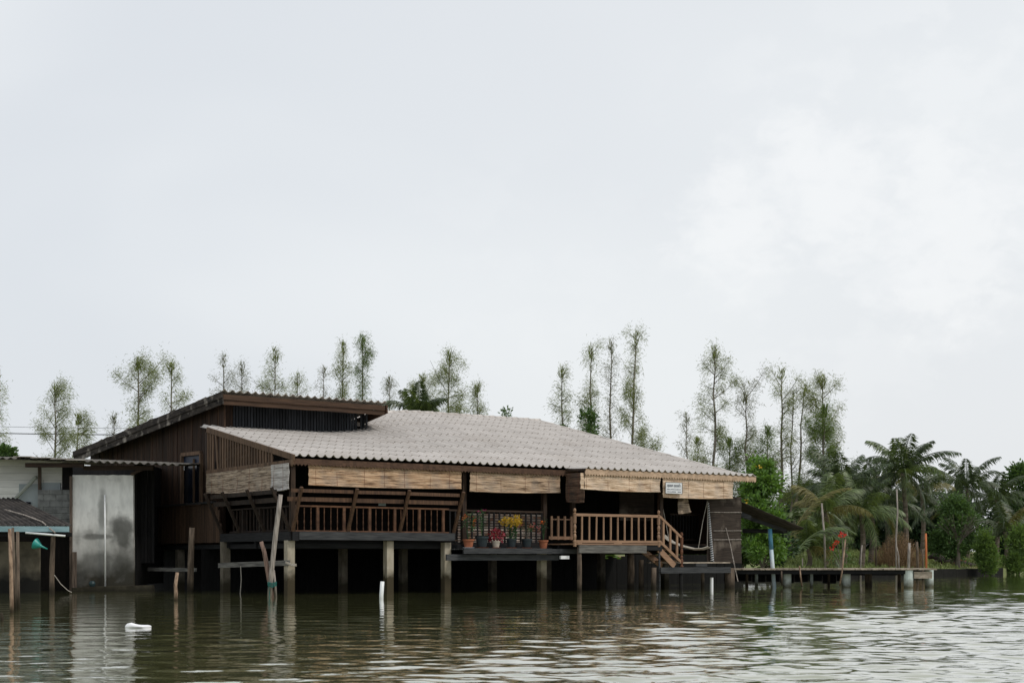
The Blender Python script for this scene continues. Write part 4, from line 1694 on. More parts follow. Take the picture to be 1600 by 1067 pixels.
mb.tube([a, a + d * .02, a + d * .17, a + d * .23, a + d * .42], [.175, .17, .07, .035, .018], 14, cap=True)
tag(mb.build("funnel", M['teal'], smooth=True), "teal plastic funnel hanging under the lean-to roof", "funnel")
mb = MB()
mb.tube([W(85, 898, 42.0), W(95, 912, 42.0), W(106, 922, 42.0), W(112, 925, 42.0)], .012, 5)
tag(mb.build("slack_rope", M['rope']), "thin slack rope hanging from the post under the lean-to", "rope")

# power lines far behind
mb = MB()
for py0, py1, r in ((666, 668, .012), (676.5, 677.5, .03)):
    pts = []
    for i in range(13):
        f = i / 12
        pts.append(W(-60 + 480 * f, py0 + (py1 - py0) * f + 3.0 * math.sin(PI * f) - 1, 88))
    mb.tube(pts, r, 5)
tag(mb.build("power_line", M['wire']), "two thin power lines crossing the sky at the left edge", "cable")


# ------------------------------------------------------------------ ground
def bank_y(x):
    pts = [(-2000, 200), (-300, 90), (-60, 66), (-14, 61), (0, 61), (10.1, 63.7), (30, 86), (36, 99), (60, 118), (300, 240), (2500, 900)]
    for (x0, y0), (x1, y1) in zip(pts[:-1], pts[1:]):
        if x <= x1:
            return y0 + (y1 - y0) * (x - x0) / (x1 - x0)
    return pts[-1][1]


def gz(x, y):
    d = y - bank_y(x)
    if d < 0:
        return -1.2
    return .40 + min(.050 * d, 1.25) + .10 * math.sin(x * .31 + 1) * math.sin(y * .23) * min(1, d / 6)


xs = [-2000, -1200, -700, -400, -250, -160, -120] + list(np.arange(-100, 130, 1.5)) + [140, 160, 200, 260, 350, 500, 800, 1300, 2500]
ds = [-2, -.4, 0, .35, 1, 2, 3.5, 5, 7, 10, 13, 17, 22, 28, 35, 45, 60, 80, 120, 200, 400, 900, 2500, 5000]
rows = []
for d in ds:
    row = []
    for x in xs:
        y = bank_y(x) + d
        z = gz(x, y) if d >= 0 else -1.2
        row.append((x, y, z - (0 if d < 0 else .0)))
    rows.append(row)
mb = MB(); mb.grid(rows)
M['ground'] = pmat("bank_ground", (.17, .195, .08), (.12, .145, .058), scale=(.6, .6, .6), detail=8, rough=.95, bump=.4,
                   c3=((.20, .125, .075), .16, .56, .70))
structure(mb.build("ground", M['ground'], smooth=True))
# dark retaining walls along the water
mb = MB()
pts = [(-12, 60.85), (0, 60.85), (9.9, 63.45), (29.8, 85.8)]
for (x0, y0), (x1, y1) in zip(pts[:-1], pts[1:]):
    n = max(2, int(math.hypot(x1 - x0, y1 - y0) / 1.6))
    for i in range(n):
        f0, f1 = i / n, (i + .992) / n
        a = Vector((x0 + (x1 - x0) * f0, y0 + (y1 - y0) * f0, 0)); b = Vector((x0 + (x1 - x0) * f1, y0 + (y1 - y0) * f1, 0))
        h_ = .43 + rnd(-.02, .02)
        d_ = (b - a).normalized(); nn = Vector((d_.y, -d_.x, 0)) * .14
        mb.prism([a + Vector((0, 0, -1.2)), b + Vector((0, 0, -1.2)), b + nn + Vector((0, 0, -1.2)), a + nn + Vector((0, 0, -1.2))], (0, 0, 1.2 + h_))
tag(mb.build("retaining_wall", M['mud']), "low dark retaining wall along the far bank, running right past the jetty", "wall")

# ------------------------------------------------------------------ grass
mb = MB()
rng = random.Random(11)
random.seed(11)
for _ in range(12000):
    px = rng.uniform(1215, 1640)
    Y = rng.uniform(66, 118)
    x = xat(px, Y)
    d = Y - bank_y(x)
    if d < .3:
        continue
    z = gz(x, Y)
    for k in range(2):
        leaf(mb, (x + rnd(-.15, .15), Y + rnd(-.15, .15), z - .02), (rnd(-.5, .5), rnd(-.5, .5), 1), rnd(.10, .32), .05)
structure(mb.build("grass", M['grassb']), 'stuff')


# ------------------------------------------------------------------ vegetation
def fill_leaves(mb, pts, dirs, L_, w, jit=.6, droop=.2):
    for p, d in zip(pts, dirs):
        leaf(mb, p, Vector(d) + Vector((rnd(-jit, jit), rnd(-jit, jit), rnd(-jit, jit))), L_ * rnd(.6, 1.25), w * rnd(.7, 1.2), droop)


def casuarina(px, ptop, wpx, Y, label, dens=1.0, start=.12, mat='needle', lean=0.0, dead=0.0, trunk=.13, shape=.55, seed=0, pbase=None):
    random.seed(seed * 31 + 5)
    base = W(px - lean, HZ, Y); base.z = gz(base.x, Y) - .1
    top = W(px, ptop, Y)
    Hh = top.z - base.z
    e = thing("casuarina_tree", label, "tree", base, 0, "thin feathery trees behind the house")
    R = wpx / 2 / F * Y * 1.22
    tr = []
    n = 9
    for i in range(n + 1):
        f = i / n
        p = base.lerp(top, f) + Vector((rnd(-1, 1) * .10 * math.sin(PI * f), 0, 0))
        tr.append(p)
    tr[0] = base; tr[-1] = top

    def at(f):
        k = min(n - 1, int(f * n)); return tr[k].lerp(tr[k + 1], f * n - k)
    tm = MB()
    tm.tube(tr, [trunk * .78 * (1 - .88 * (i / n)) + .010 for i in range(n + 1)], 6)
    cm = MB()
    nb_ = int(Hh * 4.2)
    phases = [rnd(0, 6) for _ in range(3)]
    for b in range(nb_):
        f = start + (1 - start) * ((b + random.random()) / nb_)
        g = (f - start) / (1 - start)
        # lopsided, gappy outline: branch length swings with height and side
        env = min(1.0, (g * 5 + .45)) * (1 - g) ** shape + .16
        env *= .50 + .50 * math.sin(phases[0] + g * 11) * math.sin(phases[1] + g * 5) + rnd(0, .45)
        env *= rnd(.45, 1.45)
        if random.random() < dead:
            continue
        az = rnd(0, 2 * PI)
        el = rnd(.35, 1.0)
        Lb = max(.3, R * env / math.cos(el) * 1.0)
        p0 = at(f)
        d = Vector((math.cos(az) * math.cos(el), math.sin(az) * math.cos(el), math.sin(el)))
        q = p0 + d * Lb
        m = p0 + d * Lb * .5 + Vector((0, 0, -.05 * Lb))
        tm.tube([p0, m, q], [.028, .018, .008], 4, cap=False)
        nt_ = max(24, int(Lb * 200 * dens))
        nodes = [p0.lerp(q, rnd(.3, 1.0)) for _ in range(max(2, int(Lb * 1.5)))]
        for _ in range(nt_):
            c = random.choice(nodes) + Vector((random.gauss(0, .21), random.gauss(0, .21), random.gauss(0, .26)))
            dd = Vector((d.x * .7 + rnd(-.6, .6), d.y * .7 + rnd(-.6, .6), rnd(-.5, .9)))
            leaf(cm, c, dd, rnd(.12, .34), rnd(.016, .030), rnd(.1, .5))
    for _ in range(int(50 * dens)):
        leaf(cm, at(rnd(.93, 1.0)) + Vector((rnd(-.15, .15), rnd(-.15, .15), 0)), (rnd(-.5, .5), rnd(-.5, .5), 1), rnd(.3, .6), .05, .1)
    tm.build("trunk", M['trunk'], e, world=True)
    cm.build("crown", M[mat], e, world=True)
    return e


CAS = [
    # px, top, width, Y, dens, start, mat, lean, dead, trunk, shape, label
    (-6, 585, 34, 78, 1.1, .1, 'needle', 0, 0, .13, .4, "feathery tree cut off by the left edge of the picture"),
    (86, 606, 56, 84, 1.2, .10, 'needle', 0, 0, .14, .45, "feathery tree standing alone behind the shack roof, taller of the pair there"),
    (122, 652, 46, 86, 1.1, .10, 'needle', 0, 0, .12, .35, "short rounded feathery tree just right of the tree behind the shack roof"),
    (178, 652, 22, 96, .8, .2, 'needle_grey', 0, 0, .1, .6, "small wispy treetop peeping over the low end of the dark roof edge"),
    (216, 562, 52, 82, 1.3, .12, 'needle', 2, 0, .15, .25, "tall broad feathery tree over the dark sloping roof edge, left of a pair"),
    (268, 570, 48, 84, 1.0, .12, 'needle', 2, .1, .14, .45, "feathery tree over the dark sloping roof edge, right of a pair"),
    (350, 556, 40, 104, .5, .3, 'needle_grey', 0, .2, .11, .5, "pale wispy tree above the peak of the dark roof, left of two"),
    (378, 570, 40, 102, .75, .3, 'needle_grey', 0, .1, .11, .45, "pale wispy tree above the peak of the dark roof, right of two"),
    (430, 548, 42, 98, .95, .2, 'needle', -2, .05, .13, .3, "feathery tree above the middle of the clerestory roof, apart from the others"),
    (465, 588, 38, 106, .8, .3, 'needle', 0, 0, .1, .4, "low feathery treetop peeping over the clerestory roof between two taller ones"),
    (506, 574, 34, 108, .45, .3, 'needle_grey', 0, .25, .1, .5, "very thin pale tree above the clerestory roof, left of a dense pair"),
    (536, 538, 44, 100, 1.0, .2, 'needle', 2, 0, .13, .4, "tall airy tree in the dense pair above the clerestory roof"),
    (566, 528, 42, 98, 1.9, .15, 'needle_dk', -6, 0, .14, .55, "densest bright green tree above the right end of the clerestory roof"),
    (608, 594, 38, 104, .8, .3, 'needle_grey', 0, 0, .1, .4, "grey green treetop left of the palm fronds behind the roof ridge"),
    (660, 590, 44, 100, 1.5, .2, 'needle', 0, 0, .12, .35, "dense bushy tree right behind the palm fronds at the roof ridge"),
    (702, 554, 62, 94, 1.2, .15, 'needle', 6, 0, .15, .6, "tall tree with side branches rising behind the left half of the roof ridge"),
    (746, 604, 42, 96, 1.3, .15, 'needle', 0, 0, .12, .3, "small bushy tree behind the ridge, just right of the tall branched one"),
    (878, 576, 52, 92, 1.1, .12, 'needle', 0, 0, .13, .75, "leaning bushy tree above the hip of the roof, leftmost of four"),
    (924, 544, 54, 92, 1.05, .14, 'needle', 2, .05, .14, .4, "tall tree above the hip of the roof with a bare lower trunk, second of four"),
    (955, 534, 30, 94, .75, .16, 'needle_grey', 2, .1, .13, .55, "slimmest wispy tree above the hip of the roof, third of four"),
    (994, 523, 50, 90, .95, .14, 'needle', 12, .08, .16, .3, "tallest tree over the hip of the roof with a dark slanting trunk"),
    (1073, 650, 34, 100, .6, .2, 'needle_grey', 0, .1, .1, .5, "small faint tree right of the gap above the low end of the roof"),
    (1090, 688, 38, 98, 1.3, .15, 'needle', 0, 0, .1, .4, "short dense tree beside the low end of the roof"),
    (1117, 544, 54, 86, 1.1, .16, 'needle', 4, .06, .15, .5, "tall tree with a straight dark trunk above the right end of the roof"),
    (1140, 690, 60, 88, 1.8, .08, 'needle_dk', 0, 0, .12, .3, "thick low green tree filling the foot of the tall tree at the roof end"),
    (1166, 618, 62, 86, .85, .12, 'needle_grey', 0, .1, .14, .35, "grey twiggy spreading tree between the two tall trees right of the roof"),
    (1222, 580, 44, 84, .8, .2, 'needle', 3, .22, .15, .35, "straight bare trunk with a small tufted top right of the roof"),
    (1240, 612, 26, 86, .4, .3, 'needle_grey', 7, .4, .10, .4, "thin half bare tree between the straight trunk and the leaning one"),
    (1257, 606, 30, 86, .4, .3, 'needle_grey', 20, .3, .13, .4, "bare leaning trunk with few leaves left of the dense dark tree"),
    (1285, 592, 52, 84, 1.0, .3, 'needle', -4, .1, .15, .1, "spreading open crown rising above the dense green column"),
    (1288, 640, 62, 82, 2.4, .05, 'needle_dk', 0, 0, .14, .25, "dense green column of foliage left of the coconut palms"),
    (1200, 672, 56, 90, 1.6, .06, 'needle_dk', 0, 0, .12, .3, "low dark green tree between the mangrove and the bare trunks"),
]
for i, (px, pt, w, Y, dn, st, mt, le, de, tk, shp, lab) in enumerate(CAS):
    casuarina(px, pt, w, Y, lab, dn, st, mt, le, de, tk, shp, seed=i + 1)


def bush(name, px, ptop, pbot, wpx, Y, label, cat, mat, n=2500, L_=.28, w=.12, lumps=14, trunk=True, depth=None, grp=None, seed=1, base_z=None, shape=1.0, twigs=10, up=.3):
    random.seed(seed * 17 + 3)
    top = zat(ptop, Y); bot = zat(pbot, Y)
    cx = xat(px, Y)
    gz0 = gz(cx, Y) if base_z is None else base_z
    R = wpx / 2 / F * Y
    D = depth or R * .8
    e = thing(name, label, cat, (cx, Y, gz0 - .05), 0, grp)
    tm = MB()
    tm.tube([(cx, Y, gz0 - .1), (cx + .05, Y, (gz0 + bot) / 2 + .1), (cx, Y, (top + bot) / 2)], [.09 * max(.5, R / 2), .07 * max(.5, R / 2), .03], 7)
    Lps = []
    for i in range(lumps):
        f = random.random()
        ww = math.sin(PI * min(1, .18 + .82 * f)) ** .6 if shape == 1.0 else (1 - f * .75) ** .8
        a = rnd(0, 2 * PI); rr = random.random() ** .5 * .78
        c = Vector((cx + R * ww * rr * math.cos(a), Y + D * ww * rr * math.sin(a), bot + (top - bot) * (.08 + .84 * f)))
        r = min(R, (top - bot) / 2) * rnd(.14, .42)
        Lps.append((c, r))
    for c, r in Lps[:twigs]:
        tm.tube([(cx, Y, (gz0 + bot) / 2), ((cx + c.x) / 2, (Y + c.y) / 2, c.z * .6 + bot * .4 - .1), c], [.035, .025, .01], 5)
    tm.build("trunk", M['trunk'], e, world=True)
    cm = MB()
    for k in range(n):
        c, r = Lps[k % len(Lps)]
        d = Vector((random.gauss(0, 1), random.gauss(0, 1), random.gauss(0, 1))).normalized()
        rr = r * (rnd(.45, 1.08) if random.random() < .8 else rnd(1.0, 1.6))
        p = c + d * rr
        if p.z < gz0:
            continue
        leaf(cm, p, d + Vector((rnd(-.7, .7), rnd(-.7, .7), rnd(-.4, .7) + up)), L_ * rnd(.6, 1.25), w * rnd(.7, 1.2), .15)
    cm.build("crown", M[mat], e, world=True)
    return e, Lps


# mangrove-like bush right behind the house
e, lp = bush("leafy_tree", 1190, 706, 885, 84, 61.0, "bright glossy green leafy tree right behind the house and the awning", "tree", 'leaf', 14000, .21, .10, 60, seed=3, base_z=.45, depth=2.2, shape=.6)
mb = MB()
for (px, py) in ((1185, 729), (1169, 782)):
    blob(mb, W(px, py, 59.4), (.08, .08, .05), 4, .15, .08)
mb.build("yellow_leaves", M['yellow'], e, world=True)
bush("leafy_tree", 1160, 745, 885, 62, 62.5, "deep green leafy tree half hidden behind the reed screen", "tree", 'leaf_mid', 3500, .24, .10, 24, seed=4, base_z=.45)
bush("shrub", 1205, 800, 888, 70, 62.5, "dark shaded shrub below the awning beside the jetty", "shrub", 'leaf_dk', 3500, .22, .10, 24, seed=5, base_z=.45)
bush("leafy_tree", 919, 640, 720, 44, 82, "ragged dark green treetop behind the hip of the roof", "tree", 'leaf_mid', 1100, .26, .11, 16, seed=6, shape=.6, up=.6)
bush("leafy_tree", 794, 634, 720, 36, 80, "ragged twiggy treetop just showing over the middle of the roof ridge", "tree", 'leaf_mid', 500, .26, .08, 14, seed=7, shape=.6, up=.7)
bush("leafy_tree", 8, 700, 760, 52, 74, "green treetop over the shack roof at the left edge", "tree", 'leaf_mid', 2000, .3, .13, 16, seed=8)
bush("leafy_tree", 880, 660, 720, 30, 84, "small dark leafy treetop at the leaning tree's foot", "tree", 'leaf_mid', 1200, .3, .12, 12, seed=9)
# greenery seen below the house
bush("shrub", 955, 866, 886, 60, 66, "green shrub glimpsed beneath the house floor between the piles", "shrub", 'leaf_lt', 1200, .2, .08, 12, seed=10)
bush("shrub", 1095, 822, 886, 90, 66, "low grassy shrub behind the hammock", "shrub", 'leaf_mid', 5000, .2, .08, 26, seed=12)
# right bank
e, lp = bush("round_tree", 1493, 777, 872, 88, 84, "round bright green tree with a short dark trunk on the right bank", "tree", 'leaf_mid', 9000, .24, .09, 46, seed=13, twigs=30)
mb = MB()
random.seed(5)
p0 = W(1497, 886, 83.2); p1 = W(1498, 842, 83.2)
mb.tube([p0, p1], [.13, .10], 8)
for k in range(26):
    a = rnd(-1.2, 1.2)
    q = p1 + Vector((1.4 * math.sin(a), -.6 * random.random(), .5 + 1.0 * math.cos(a)))
    mb.tube([p1 + Vector((0, 0, rnd(-.4, .1))), p1.lerp(q, .5) + Vector((rnd(-.1, .1), 0, -.1)), q], [.03, .02, .008], 4)
mb.build("branches", M['trunk'], e, world=True)
bush("shrub", 1541, 830, 898, 50, 82, "light green pointed shrub at the right end of the far retaining wall", "shrub", 'leaf_lt', 5200, .24, .07, 34, seed=14, shape=.6, up=.8)
bush("shrub", 1590, 820, 902, 56, 88, "tall light green shrub cut by the right edge", "shrub", 'leaf_lt', 5600, .26, .07, 34, seed=15, shape=.6, up=.8)
bush("leafy_tree", 1592, 722, 830, 66, 108, "leafy tree rising highest above the palms at the right edge", "tree", 'leaf_mid', 3600, .42, .17, 26, seed=16)
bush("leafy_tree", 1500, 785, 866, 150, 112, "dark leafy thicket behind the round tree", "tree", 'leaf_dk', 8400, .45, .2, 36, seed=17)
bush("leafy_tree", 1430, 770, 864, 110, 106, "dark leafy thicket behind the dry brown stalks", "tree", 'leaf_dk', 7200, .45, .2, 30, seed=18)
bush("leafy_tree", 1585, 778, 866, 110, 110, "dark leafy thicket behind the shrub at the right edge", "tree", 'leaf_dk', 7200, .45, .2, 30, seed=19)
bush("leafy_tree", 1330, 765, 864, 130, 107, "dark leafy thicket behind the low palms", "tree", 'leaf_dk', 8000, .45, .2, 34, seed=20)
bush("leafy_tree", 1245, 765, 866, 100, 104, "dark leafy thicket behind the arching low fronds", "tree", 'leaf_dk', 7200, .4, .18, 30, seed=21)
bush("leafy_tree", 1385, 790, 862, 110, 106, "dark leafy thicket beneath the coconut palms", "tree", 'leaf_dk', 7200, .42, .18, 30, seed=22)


def frond(mb, p, az, el, L_, curve, lw, n=26, twist=0.0, hang=.75):
    """one palm leaf: an arching midrib with two rows of hanging leaflets"""
    d0 = Vector((math.cos(az), math.sin(az), 0))
    pts = []
    pos = Vector(p); ang = el
    step = L_ / n
    for i in range(n + 1):
        pts.append(pos.copy())
        ang -= curve / n * (0.5 + 1.2 * i / n)
        pos = pos + (d0 * math.cos(ang) + Vector((0, 0, math.sin(ang)))) * step
    mb.tube(pts, [.035 * (1 - i / n) + .008 for i in range(n + 1)], 4, cap=False)
    side = Vector((-d0.y, d0.x, 0))
    for i in range(3, n + 1):
        f = i / n
        dirn = (pts[i] - pts[i - 1]).normalized()
        ll = lw * (math.sin(PI * (.12 + .83 * f)) ** .6) * rnd(.85, 1.1)
        for sgn in (-1, 1):
            for h in (0, .33, .66):
                c = pts[i - 1].lerp(pts[i], h)
                v = (side * sgn * rnd(.6, 1.1) + dirn * rnd(.4, .95) + Vector((0, 0, -hang * rnd(.25, 1.5)))).normalized()
                tip = c + v * ll + Vector((0, 0, -ll * .25 * hang))
                mid = c + v * ll * .45
                wv = dirn * .015 * (1 + ll) + Vector((0, 0, .009))
                mb.add([c, mid + wv, tip, mid - wv], [(0, 1, 2, 3)])


def palm(px, pcrown, Y, label, nf=16, L_=3.2, mat='palm', trunk_r=.14, lean=0, seed=1, lo=-.5, hi=1.35, lw=.75, grp="coconut palms on the right bank", pbase=None, some=None):
    random.seed(seed * 13 + 1)
    top = W(px, pcrown, Y)
    base = W(px - lean, HZ, Y); base.z = gz(base.x, Y) - .1
    e = thing("coconut_palm", label, "palm tree", base, 0, grp)
    tm = MB()
    n = 10
    pts = []; rr = []
    for i in range(n * 2 + 1):
        f = i / (n * 2)
        pts.append(base.lerp(top, f) + Vector((.12 * math.sin(PI * f), 0, 0)))
        rr.append(trunk_r * (1.25 - .5 * f) * (1.05 if i % 2 else .97))
    tm.tube(pts, rr, 9)
    tm.build("trunk", M['palmtrunk'], e, world=True)
    for k in range(nf):
        g = k / (nf - 1)
        az = k * 2.399 + rnd(-.3, .3)
        el = lo + (hi - lo) * g + rnd(-.12, .12)
        mb = MB()
        frond(mb, top + Vector((0, 0, .1 * g)), az, el, L_ * rnd(.95, 1.40) * (.86 + .2 * math.sin(PI * g)), 1.3 - .5 * g + rnd(-.2, .3), lw)
        m = mat
        if el < lo + .25 and random.random() < .3:
            m = 'palm_yel'
        if some and random.random() < some[1]:
            m = some[0]
        mb.build("frond", M[m], e, world=True)
    return e


palm(1410, 738, 80, "tallest coconut palm standing against the sky", 21, 2.6, seed=1, lean=-4, some=('palm_lit', .15))
palm(1360, 780, 82, "coconut palm with upright spiky fronds left of the tallest palm", 16, 2.4, seed=2, hi=1.5, some=('palm_lit', .1))
palm(1318, 766, 78, "dark full palm at the left of the coconut palms", 18, 2.7, seed=3, some=('palm_lit', .12))
palm(1345, 800, 76, "short palm with drooping pale fronds below the taller palms", 15, 2.1, mat='palm', seed=4, lo=-.7, some=('palm_lit', .4))
palm(1290, 800, 74, "low palm with a long yellowing frond beside the leafy tree", 12, 2.2, mat='palm_lit', seed=5, lo=-.3, trunk_r=.12, some=('palm_yel', .25))
palm(1262, 858, 72, "stemless feathery palm at ground level behind the jetty", 13, 2.2, mat='palm_lit', seed=6, lo=.1, hi=1.45, trunk_r=.12, some=('palm', .4))
palm(1440, 770, 92, "palm with level golden edged fronds right of the tallest palm", 13, 3.2, seed=7, lo=-.4, hi=.9, some=('palm_yel', .2))
palm(1511, 762, 100, "spiky topped palm behind the round tree", 16, 2.6, seed=8, hi=1.5)
palm(1556, 780, 104, "bushy dark palm left of the highest leafy tree at the right edge", 16, 2.8, seed=9)
palm(1480, 790, 104, "dark palm half hidden behind the round tree", 14, 2.8, seed=10)
palm(1570, 830, 92, "low brownish palm between the two light green shrubs", 13, 2.6, seed=11, lo=-.3, some=('palm_yel', .2))
palm(1384, 796, 86, "dark palm crowded beneath the tallest palm", 15, 2.7, seed=12, lo=-.7)
palm(652, 650, 84, "palm fronds fanning up behind the left half of the roof ridge", 12, 1.75, mat='palm', seed=13, hi=1.45, lo=.45, grp=None, some=('palm_lit', .2))
# the long yellow frond reaching left over the thicket
e = thing("nipa_frond", "long yellowing arched frond leaning toward the house above the jetty", "palm frond", W(1222, 886, 71))
mb = MB()
frond(mb, W(1226, 868, 71), 0.25, 1.28, 5.4, 1.15, .65, n=34, hang=.4)
mb.build("leaf_blade", M['palm_yel'], e, world=True)
e2 = thing("nipa_frond", "second greener arched frond below the yellowing one", "palm frond", W(1240, 886, 70))
mb = MB()
frond(mb, W(1238, 872, 70), 0.1, 1.05, 3.9, 1.5, .7, n=30, hang=.4)
mb.build("leaf_blade", M['palm_lit'], e2, world=True)

# dry brown bush
random.seed(77)
c = W(1405, 886, 79)
e = thing("dry_bush", "dry brown clump of stalks behind the end of the jetty", "bush", (c.x, c.y, gz(c.x, c.y)))
mb = MB()
for k in range(520):
    rr = random.random() ** .6; aa = rnd(0, 2 * PI)
    x = c.x + 1.25 * rr * math.cos(aa); y = c.y + 1.0 * rr * math.sin(aa)
    z = gz(x, y)
    h_ = (2.05 - 1.35 * rr ** 1.5) * rnd(.55, 1.05)
    o = Vector((math.cos(aa), math.sin(aa), 0)) * .35 * rr
    mb.tube([(x, y, z), (x + o.x * .4 + rnd(-.06, .06), y, z + h_ * .5), (x + o.x + rnd(-.2, .2), y + o.y, z + h_)], [.011, .009, .004], 4, cap=False)
mb.build("stalks", M['brownleaf'], e, world=True)
mb = MB()
for k in range(3800):
    rr = random.random() ** .55; aa = rnd(0, 2 * PI)
    x = c.x + 1.35 * rr * math.cos(aa); y = c.y + 1.1 * rr * math.sin(aa)
    leaf(mb, (x, y, gz(x, y) + (2.0 - 1.35 * rr ** 1.5) * rnd(.05, 1.0)), (rnd(-.8, .8), rnd(-.8, .8), 1), rnd(.15, .42), .022, .5)
mb.build("dry_leaves", M['brownleaf'], e, world=True)

# stakes standing on the bank
STK = [
    ([(1290, 886), (1288, 840), (1284, 786)], 70, .050, 'bark_grey', "tall bare grey stake behind the jetty, left of the red flowers"),
    ([(1344, 886), (1345, 872), (1347, 851)], 72, .04, 'bark_grey', "short pale forked stake in the grass right of the red flowers"),
    ([(1369, 886), (1368.5, 864), (1368, 838)], 76, .05, 'pile', "dark thin trunk-like stake in the grass left of the dry stalks"),
    ([(1401, 886), (1400, 840), (1402.5, 800), (1401, 764)], 71, .045, 'bark_grey', "tallest thin wavy stake standing before the dry stalks"),
    ([(1406, 886), (1404, 868), (1400, 850)], 71, .035, 'bark_grey', "short pale stake leaning against the tallest stake"),
    ([(1418.5, 887), (1420, 868), (1421, 848)], 70, .075, 'bark_grey', "broad pale plank stake right of the tallest stake"),
    ([(1434, 886), (1433.5, 866), (1432.5, 846)], 70, .07, 'pile', "thick dark stake between the plank stake and the orange pole"),
    ([(1442.5, 886), (1442, 874), (1441, 858)], 72, .045, 'pile', "thin dark crooked stake beside the orange pole"),
    ([(1447.5, 888), (1447, 860), (1446.5, 833)], 70, .055, 'orange_paint', "straight orange pole near the end of the jetty"),
    ([(1254, 886), (1254, 872)], 70, .03, 'bark_grey', "small pale stake behind the left part of the jetty"),
]
for pts, Y, r, mt, lab in STK:
    mb = MB()
    q = [W(px, py, Y) for px, py in pts]
    q[0].z = gz(q[0].x, Y) - .1
    mb.tube(q, [r * (1.05 - .25 * i / len(q)) for i in range(len(q))], 7)
    tag(mb.build("orange_pole" if mt == 'orange_paint' else "stake", M[mt], smooth=True), lab, "pole" if mt == 'orange_paint' else "stake",
        None if mt == 'orange_paint' else "stakes around the jetty")
# red flowering plant
c = W(1313, 886, 68)
e = thing("red_flower_plant", "thin shrub with scarlet flower clusters behind the jetty", "flowering plant", (c.x, c.y, gz(c.x, c.y) - .05))
mb = MB(); random.seed(9)
for (px, py) in ((1316, 835), (1307, 849), (1299, 857), (1320, 846)):
    mb.tube([W(1314, 888, 68), W((1314 + px) / 2 + 2, (888 + py) / 2, 68), W(px, py, 68)], [.025, .02, .012], 5)
mb.build("stem", M['trunk'], e, world=True)
mb = MB()
for (px, py, r, n_) in ((1316.5, 835, .14, 50), (1306.5, 847, .09, 26), (1300, 856, .10, 26), (1312, 838, .06, 14), (1303, 851, .06, 14)):
    mb = MB()
    blob(mb, W(px, py, 68), (r, r, r * .7), n_, .10, .06)
    mb.build("flower_cluster", M['flowerred'], e, world=True)
mb = MB()
for _ in range(120):
    blob(mb, W(rnd(1298, 1330), rnd(846, 884), 68.3), (.2, .2, .2), 2, .2, .06)
mb.build("foliage", M['leaf_mid'], e, world=True)
# fallen log
e = thing("fallen_log", "dark fallen tree trunk lying on the grass of the right bank", "log", W(1490, 884, 88))
mb = MB()
mb.tube([W(1451, 871, 88.5), W(1458, 868, 88.3), W(1466, 871, 88), W(1476, 878, 87.6), W(1500, 880, 87.2), W(1524, 884, 86.8)], [.12, .19, .24, .26, .22, .14], 10)
mb.build("trunk", pmat("log_bark", (.06, .05, .045), (.025, .02, .018), scale=(4, 4, 4), rough=.9, bump=.5), e, world=True, smooth=True)
mb = MB()
mb.tube([W(1470, 872, 88), W(1475, 868, 88), W(1478, 864.5, 88)], [.09, .07, .04], 7)
mb.tube([W(1466, 874, 88), W(1461, 879, 87.8), W(1457, 881, 87.8)], [.12, .08, .05], 7)
mb.build("branch", M['trunk'], e, world=True)
mb = MB()
mb.bar(W(1489, 882, 85), W(1497, 872, 85), .07, .07)
mb.bar(W(1490, 874, 85), W(1510, 876, 85), .10, .06)
tag(mb.build("plank_trestle", pmat("reddish_plank", (.30, .15, .09), (.2, .1, .06), scale=(5, 5, 5))), "reddish broken planks leaning on the fallen log", "planks")

# ------------------------------------------------------------------ water
rngw = np.random.default_rng(4)
rows_px = np.concatenate([np.linspace(235, 60, 560, endpoint=False), np.linspace(60, 24, 420, endpoint=False), np.linspace(24, 3.0, 110), [1.2, .5]])
Yr = F * HC / rows_px
NC = 860
ang = np.linspace(-.62, .62, NC)
Yg = np.repeat(Yr[:, None], NC, 1)
Xg = Yg * np.tan(ang)[None, :]
Yg = Yg.astype(np.float32); Xg = Xg.astype(np.float32)
dY = np.gradient(Yr)
hgt = np.zeros_like(Xg)
nw = 140
for k in range(nw):
    lam = .17 * (8.0 ** rngw.random())
    th = rngw.normal(0, .60) + (PI / 2)
    kx, ky = 2 * PI / lam * math.cos(th), 2 * PI / lam * math.sin(th)
    slope_rms = .0054 * (lam / .7) ** .10
    amp = slope_rms * lam / (2 * PI) * 1.414
    fade = np.clip((lam / np.abs(dY) - 2.2) / 2.0, 0, 1)[:, None]
    hgt += amp * fade * np.sin(kx * Xg + ky * Yg + rngw.uniform(0, 2 * PI))
# gusts: rougher and calmer patches
patch = .95 + .30 * np.sin(Xg * .33 + .7 + .5 * np.sin(Yg * .21)) * np.sin(Yg * .27 + .4 * np.sin(Xg * .4))
calm = 1 / (1 + np.exp(-((Xg / Yg) * 10 - 1.0 + (20 - Yg) * .17) / .85))
hgt *= (1 + .7 * calm * np.clip((Yg - 22) / 25, 0, 1)) * patch * (.27 + 1.28 * calm) * (1 + .30 * np.exp(-((Yg - 11) / 4.0) ** 2))
NR = len(Yr)
vs = np.stack([Xg, Yg, hgt], -1).reshape(-1, 3).astype(np.float32)
idx = np.arange(NR * NC).reshape(NR, NC)
quads = np.stack([idx[:-1, :-1], idx[:-1, 1:], idx[1:, 1:], idx[1:, :-1]], -1).reshape(-1, 4).astype(np.int32)
me = bpy.data.meshes.new("water")
me.vertices.add(len(vs)); me.vertices.foreach_set("co", vs.ravel())
me.loops.add(quads.size); me.loops.foreach_set("vertex_index", quads.ravel())
me.polygons.add(len(quads))
me.polygons.foreach_set("loop_start", np.arange(0, quads.size, 4, dtype=np.int32))
me.polygons.foreach_set("use_smooth", np.ones(len(quads), dtype=bool))
